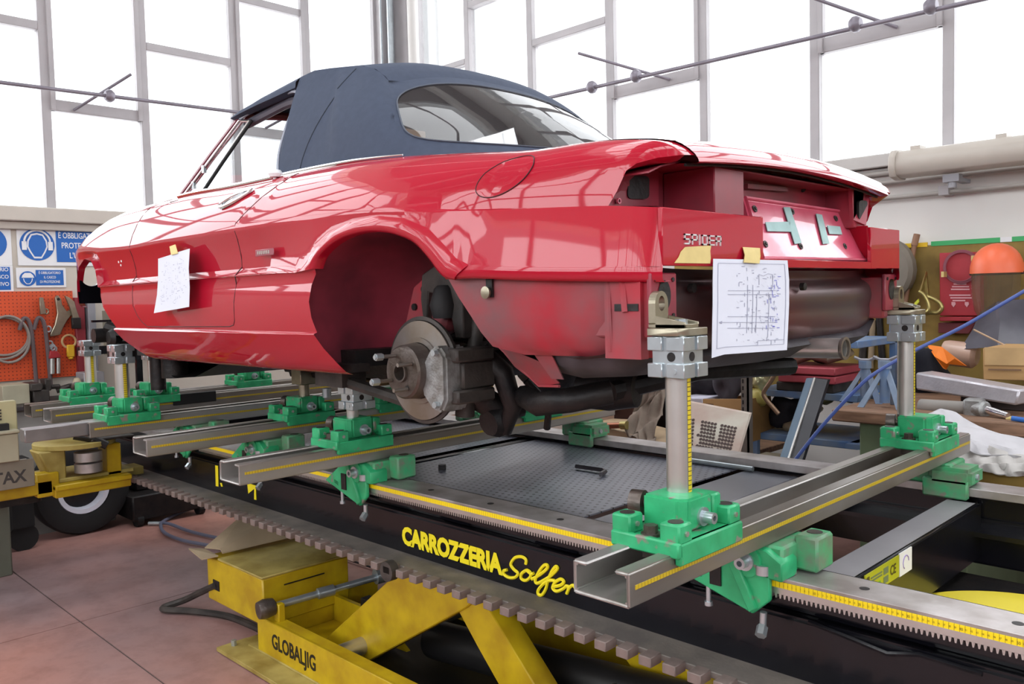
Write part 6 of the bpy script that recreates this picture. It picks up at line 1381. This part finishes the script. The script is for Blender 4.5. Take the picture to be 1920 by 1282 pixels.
# ---- blue shelving
sh = thing('blue_shelving', 'blue steel shelving unit loaded with parts beyond the exhaust pipe', 'shelf', (-1.9, 4.2, 0))
BX0, BX1 = -2.22, -1.66
for z in (.42, .735, .965, 1.225): obj('shelf_board', MB().box(BX0, BX1, 4.0, 4.5, z-.012, z+.022), BLUE, sh, bevel=.003)
for x in (BX0, BX1-.03): 
    for y in ((4.0, 4.47) if x < -2 else (4.47,)): obj('upright', MB().box(x, x+.03, y, y+.03, 0, 1.5), BLUE, sh)
t = thing('red_case', 'flat red metal tool case on the blue shelf', 'case', (-1.95, 4.1, .99))
obj('case_base', MB().box(-2.06, -1.76, 3.98, 4.3, 1.035, 1.072), mat('faded_red_case', S(176, 74, 84), .5, var=.08), t, bevel=.005)
obj('case_lid', MB().box(-2.06, -1.76, 3.975, 4.3, 1.078, 1.115), MATS['faded_red_case'], t, bevel=.005)
tag(obj('parts_box', MB().box(-2.08, -1.78, 4.0, 4.3, .988, 1.033), BLKDUST, None, bevel=.004), 'dark flat box on the blue shelf under the red case', 'box')
t = thing('exhaust_part', 'dark oily metal parts under the top blue shelf', 'part', (-1.9, 4.2, 1.16))
obj('part_body', MB().tube([(-2.05, 4.1, 1.13), (-1.95, 4.12, 1.165), (-1.85, 4.1, 1.15), (-1.78, 4.15, 1.175)], .025, 10), NICKEL, t, smooth=True)
for k, (px, py, s_, c_) in enumerate(((1475, 768, .10, DARK), (1505, 800, .09, CARDD), (1520, 765, .05, NICKEL), (1550, 748, .04, BR), (1590, 742, .045, BLKDUST), (1545, 660, .06, BLKDUST), (1578, 655, .05, CARDD))):
    blob('spare_part', ('dark bundle low on the blue shelf', 'dusty grey bag on the lower blue shelf', 'small grey fitting on the blue shelf', 'small brassy fitting on the blue shelf', 'dark fitting at the blue shelf end', 'dark lump on the top blue shelf by the exhaust', 'dusty brown lump on the top blue shelf')[k], 'part', (px, py), 4.2, s_, s_, s_*.8, c_, 20+k, .3)
cn = thing('blue_can', 'blue paint can with a pale label under the brown bench end', 'can', (-1.62, 4.05, .757))
obj('can_body', MB().cyl((-1.60, 4.02, .757), (-1.60, 4.02, .865), .052, n=24), mat('blue_can_paint', S(40, 84, 180), .35, var=.05), cn, smooth=True)
obj('can_label', MB().lathe([(.0525, .03), (.0525, .07)], (-1.60, 4.02, .757), (0, 0, 1), 24), mat('can_label', S(90, 130, 210), .5, var=0), cn, smooth=True)
tag(obj('can_shelf', MB().box(-1.70, -1.48, 3.95, 4.4, .735, .757), BLUE, None), 'short blue shelf board carrying the blue can', 'shelf')
# leaning beam, blue hose
lb = thing('leaning_profile', 'dark steel U-profile leaning against the blue shelving', 'profile', tuple(at(1480, 858, Y=3.5)))
q0 = [at(1462, 858, Y=3.5), at(1480, 858, Y=3.5), at(1505, 860, Y=3.5)]; q0_ = q0; q1 = [at(1512, 709, Y=3.9), at(1528, 709, Y=3.9), at(1552, 712, Y=3.9)]
k_ = .965*q0[0].z/(q1[0].z-q0[0].z); q0 = [a-(b-a)*k_ for a, b in zip(q0, q1)]
obj('pale_face', MB().prism([q0[0], q0[1], q1[1], q1[0]], (0, .03, 0)), mat('blue_grey_profile', S(108, 128, 146), .35, .4, var=.06), lb)
obj('dark_face', MB().prism([q0[1], q0[2], q1[2], q1[1]], (0, .03, 0)), mat('dark_profile', S(58, 58, 62), .4, .4, var=.1), lb)
obj('ridge', MB().cyl(q0[1]+Vector((0, -.004, 0)), q1[1]+Vector((0, -.004, 0)), .006, n=8), STEEL, lb, smooth=True)
tag(obj('blue_hose', MB().tube([at(1486, 868, Y=3.35), at(1540, 800, Y=3.4), at(1600, 735, Y=3.45), at(1640, 700, Y=3.5), at(1715, 657, Y=3.6), at(1800, 615, Y=3.7), at(1870, 575, Y=3.75), at(1930, 540, Y=3.8)], .0075, 10, sm=4), mat('blue_hose', S(70, 92, 160), .35, var=0), None, smooth=True), 'long blue air hose stretched diagonally up behind the farther post', 'hose')
# perforated plate, carton, rack
pp_ = thing('perforated_plate', 'stained pale metal plate full of round holes leaning behind the near post', 'plate', tuple(at(1340, 850, Y=3.3)))
R3 = [[at(1262, 748, Y=3.55), at(1405, 776, Y=3.5)], [at(1262, 840, Y=3.32), at(1380, 862, Y=3.3)]]
obj('plate_body', MB().sheet(R3, .02, (.1, 1, .2)), mat('stained_plate', S(206, 202, 188), .4, .3, col2=S(186, 162, 150), vs=5), pp_)
hm = MB()
nm = (R3[0][1]-R3[0][0]).cross(R3[1][0]-R3[0][0]).normalized(); nm = -nm if nm.y > 0 else nm
for i in range(9):
    for j in range(18):
        u = .12+.76*j/17; v = .36+.58*i/8
        if j in (5, 6, 12) and random.random() < .8: continue
        c = bil(R3, u, v); hm.cyl(c+nm*.001, c+nm*.0025, .0078, n=8)
for q_ in (1292, 1370):
    a_ = at(q_, 850, Y=3.34); obj('strut', MB().box(a_.x, a_.x+.03, a_.y, a_.y+.03, 0, a_.z), GREY, pp_)
tag(obj('plate_holes', hm, mat('hole_dark', S(70, 52, 48), .7, var=0), pp_), kind='stuff')
t = thing('open_carton', 'open brown carton with a pale corner behind the perforated plate', 'box', tuple(at(1380, 830, Y=3.9)))
cut('front_side', None, None, [(1318, 748), (1402, 748), (1400, 830), (1318, 825)], 3.85, .01, CARD, t)
cut('print_mark', None, None, [(1324, 756), (1338, 757), (1338, 761), (1324, 760)], 3.848, -.001, MATS['card_print'], t)
obj('right_side', MB().prism([at(1402, 748, Y=3.85), at(1440, 740, Y=4.2), at(1450, 815, Y=4.2), at(1400, 830, Y=3.85)], (.01, .01, 0)), mat('dark_card', S(150, 112, 62), .8, var=.1), t)
cut('back_side', None, None, [(1318, 744), (1440, 740), (1440, 820), (1318, 820)], 4.2, .01, CARD, t)
t = thing('paper_carton', 'white corner of a paper carton beside the brown carton', 'box', tuple(at(1303, 760, Y=3.95)))
cut('carton', None, None, [(1268, 745), (1317, 747), (1317, 790), (1268, 788)], 3.95, .2, mat('lilac_white', S(206, 206, 222), .7), t, .004)
t = thing('angle_rack', 'slotted grey angle-iron rack beside the foil bags', 'rack', tuple(at(1394, 860, Y=3.75)))
pt = at(1389, 688, Y=3.75); pb = at(1401, 688, Y=3.75)
obj('upright', MB().box(pt.x, pb.x, 3.75, 3.765, .2, pt.z).box(pb.x-.004, pb.x, 3.75, 3.80, .2, pt.z), mat('angle_grey', S(140, 132, 124), .5, .3), t)
for k in range(8): obj('slot', MB().box(pt.x+.008, pt.x+.014, 3.748, 3.75, pt.z-.045-k*.035, pt.z-.025-k*.035), BLKOIL, t)
obj('shelf', MB().box(pt.x, pt.x+.2, 3.76, 3.95, pt.z-.012, pt.z), mat('rack_shelf', S(176, 164, 140), .6), t)
obj('shelf', MB().box(pt.x, pt.x+.2, 3.76, 4.0, .63, .66), MATS['rack_shelf'], t)
blob('foil_bag', 'crumpled clear bag with yellow contents on the rack', 'bag', (1418, 712), 4.0, .055, .05, .05, mat('shiny_foil', S(200, 196, 150), .2, .3, var=.15, vs=20), 31, .3)
blob('yellow_bag', 'pale yellow plastic bag under the shiny bag', 'bag', (1420, 742), 4.0, .06, .05, .05, mat('pale_yellow_plastic', S(190, 180, 100), .4), 32, .2)
tag(obj('bent_pipe', MB().tube([at(1465, 678, Y=3.75), at(1447, 712, Y=3.75), at(1432, 735, Y=3.75), at(1436, 748, Y=3.75), at(1448, 762, Y=3.75), at(1460, 776, Y=3.75)], .011, 10, sm=3), mat('brown_pipe', S(150, 122, 98), .4, .5, var=.15), None, smooth=True), 'bent brown metal pipe with yellow bands beside the rack', 'pipe')
cut('orange_carton', 'small orange cardboard box on top of the rack', 'box', [(1409, 668), (1440, 672), (1440, 686), (1409, 686)], 4.0, .15, mat('orange_card_box', S(190, 122, 60), .7))
# dark heaps between the posts
blob('dark_glove', 'dark rubber glove heap left of the angle rack', 'glove', (1320, 708), 4.2, .10, .10, .12, DARK, 41, .35)
blob('dark_glove', 'dark grey bundled cloth against the angle rack', 'cloth', (1368, 712), 4.1, .09, .10, .12, mat('grey_cloth_dark', S(74, 70, 78), .9, var=.15), 42, .3)
blob('dark_bag', 'large dark bag behind the hanging drawing sheet', 'bag', (1345, 662), 4.5, .22, .12, .16, mat('charcoal_cloth', S(62, 56, 62), .85, var=.2), 43, .25)
blob('dark_bag', 'black bag heap under the silencer beyond the near post', 'bag', (1215, 742), 4.4, .20, .14, .26, mat('black_bag', S(34, 30, 34), .7, var=.2), 44, .25)
# grey rag hanging, nozzle, boxes, white bags
sheetgrid([[(1228, 708), (1238, 712), (1246, 735)], [(1190, 762), (1215, 768), (1244, 775)], [(1172, 808), (1200, 812), (1228, 812)], [(1196, 828), (1210, 834), (1232, 836)]], (3.75, 3.7, 3.6, 3.55), 'dirty grey rag draped over a box left of the near post', 'grey_rag', mat('dirty_rag', S(150, 136, 122), .9, var=.12, vs=10, bump=.4, bs=40), 6, .02, 'rag')
t = thing('brass_nozzle', 'copper-coloured torch nozzle beside the grey rag', 'nozzle', tuple(at(1160, 797, Y=3.6)))
obj('tip', MB().cyl(at(1139, 798, Y=3.6), at(1166, 797, Y=3.6), .017, n=16), mat('copper', S(170, 110, 84), .35, .8), t, smooth=True)
obj('collar', MB().cyl(at(1165, 797, Y=3.6), at(1176, 797, Y=3.6), .023, n=16), BR, t, smooth=True)
wb2 = thing('low_bench', 'low wooden side bench crowded with boxes beyond the perforated tray', 'workbench', (-3.2, 4.2, 0))
obj('bench_top', MB().box(-4.9, -2.35, 3.62, 4.95, .565, .60), WOOD, wb2, bevel=.004)
for x in (-4.85, -2.45): obj('leg', MB().box(x, x+.06, 3.66, 3.72, 0, .565), WOOD, wb2)
tag(obj('wooden_board', MB().prism([at(*q, Y=3.6) for q in ((1088, 796), (1120, 798), (1245, 830), (1245, 840), (1088, 806))], (0, .3, 0)), mat('light_board', S(190, 164, 130), .7), None, bevel=.003), 'pale wooden board lying on the low bench below the grey rag', 'board')
cut('brown_bin', 'dark brown tall bin behind the end of the channel beam', 'bin', [(1152, 722), (1192, 718), (1186, 792), (1150, 792)], 3.95, .3, mat('dark_brown_bin', S(84, 56, 48), .6, var=.15), bevel=.006)
cut('white_carton', 'pale carton with an open flap behind the channel beam end', 'box', [(1118, 728), (1152, 730), (1152, 770), (1118, 765)], 3.9, .3, mat('pale_carton', S(208, 194, 176), .7), bevel=.003)
cut('carton_flap', 'pale open flap of a carton beside the brown bin', 'flap', [(1113, 712), (1164, 726), (1162, 732), (1115, 730)], 3.85, .06, MATS['pale_carton'])
cut('foam_board', 'white foam board with dark pencil marks beyond the far saddle clamp', 'board', [(1020, 735), (1115, 722), (1118, 812), (1024, 812)], 4.1, .05, mat('off_white_foam', S(216, 206, 196), .8), bevel=.003)
blob('white_sack', 'big white plastic sack beyond the hanging red flange', 'sack', (985, 722), 4.4, .26, .2, .26, mat('white_sack_plastic', S(222, 212, 202), .6, var=.04), 51, .12)
cut('yellow_plank', 'narrow yellow upright plank behind the brake caliper', 'plank', [(922, 700), (936, 700), (932, 800), (918, 800)], 4.3, .03, mat('yellow_wood', S(196, 166, 90), .6))
cut('blue_sheet', 'blue sheet edge standing behind the brake caliper', 'panel', [(903, 704), (918, 704), (914, 812), (899, 812)], 4.35, .03, mat('mid_blue', S(60, 110, 180), .5, var=0))
tag(obj('tie_rod', MB().cyl((-2.62, 3.12, .9945), at(1122, 756, Y=3.30), .010, n=12).lathe([(0, -.02), (.022, -.01), (.026, .01), (.01, .03), (0, .03)], at(1126, 750, Y=3.30), (0, 0, 1), 14), ZINC, None, smooth=True), 'thin steel rod with ball joint behind the far beam end', 'rod')
tag(obj('broom_handle', MB().cyl((-1.90, 4.85, .4), (-1.76, 5.02, 1.735), .014, n=10).cyl((-1.76, 5.02, 1.735), (-1.748, 5.03, 1.80), .018, n=10), mat('brown_handle', S(150, 110, 84), .6), None, smooth=True), 'wooden handle standing up behind the car tail corner', 'handle')
tag(obj('steel_rod', MB().cyl(at(1622, 610, Y=5.035), at(1615, 700, Y=5.035), .022, n=10), BLKDUST, None, smooth=True), 'dusty grey rod hanging on the ochre board nearest the exhaust', 'rod')
tag(obj('wooden_stick', MB().cyl(at(1637, 600, Y=5.038), at(1632, 690, Y=5.038), .018, n=10), CARDD, None, smooth=True), 'pale stick hanging between two dark rods on the ochre board', 'stick')
tag(obj('black_rod', MB().cyl(at(1648, 590, Y=5.037), at(1655, 680, Y=5.037), .02, n=10), BLKOIL, None, smooth=True), 'black rod hanging on the ochre board just left of the farther post', 'rod')
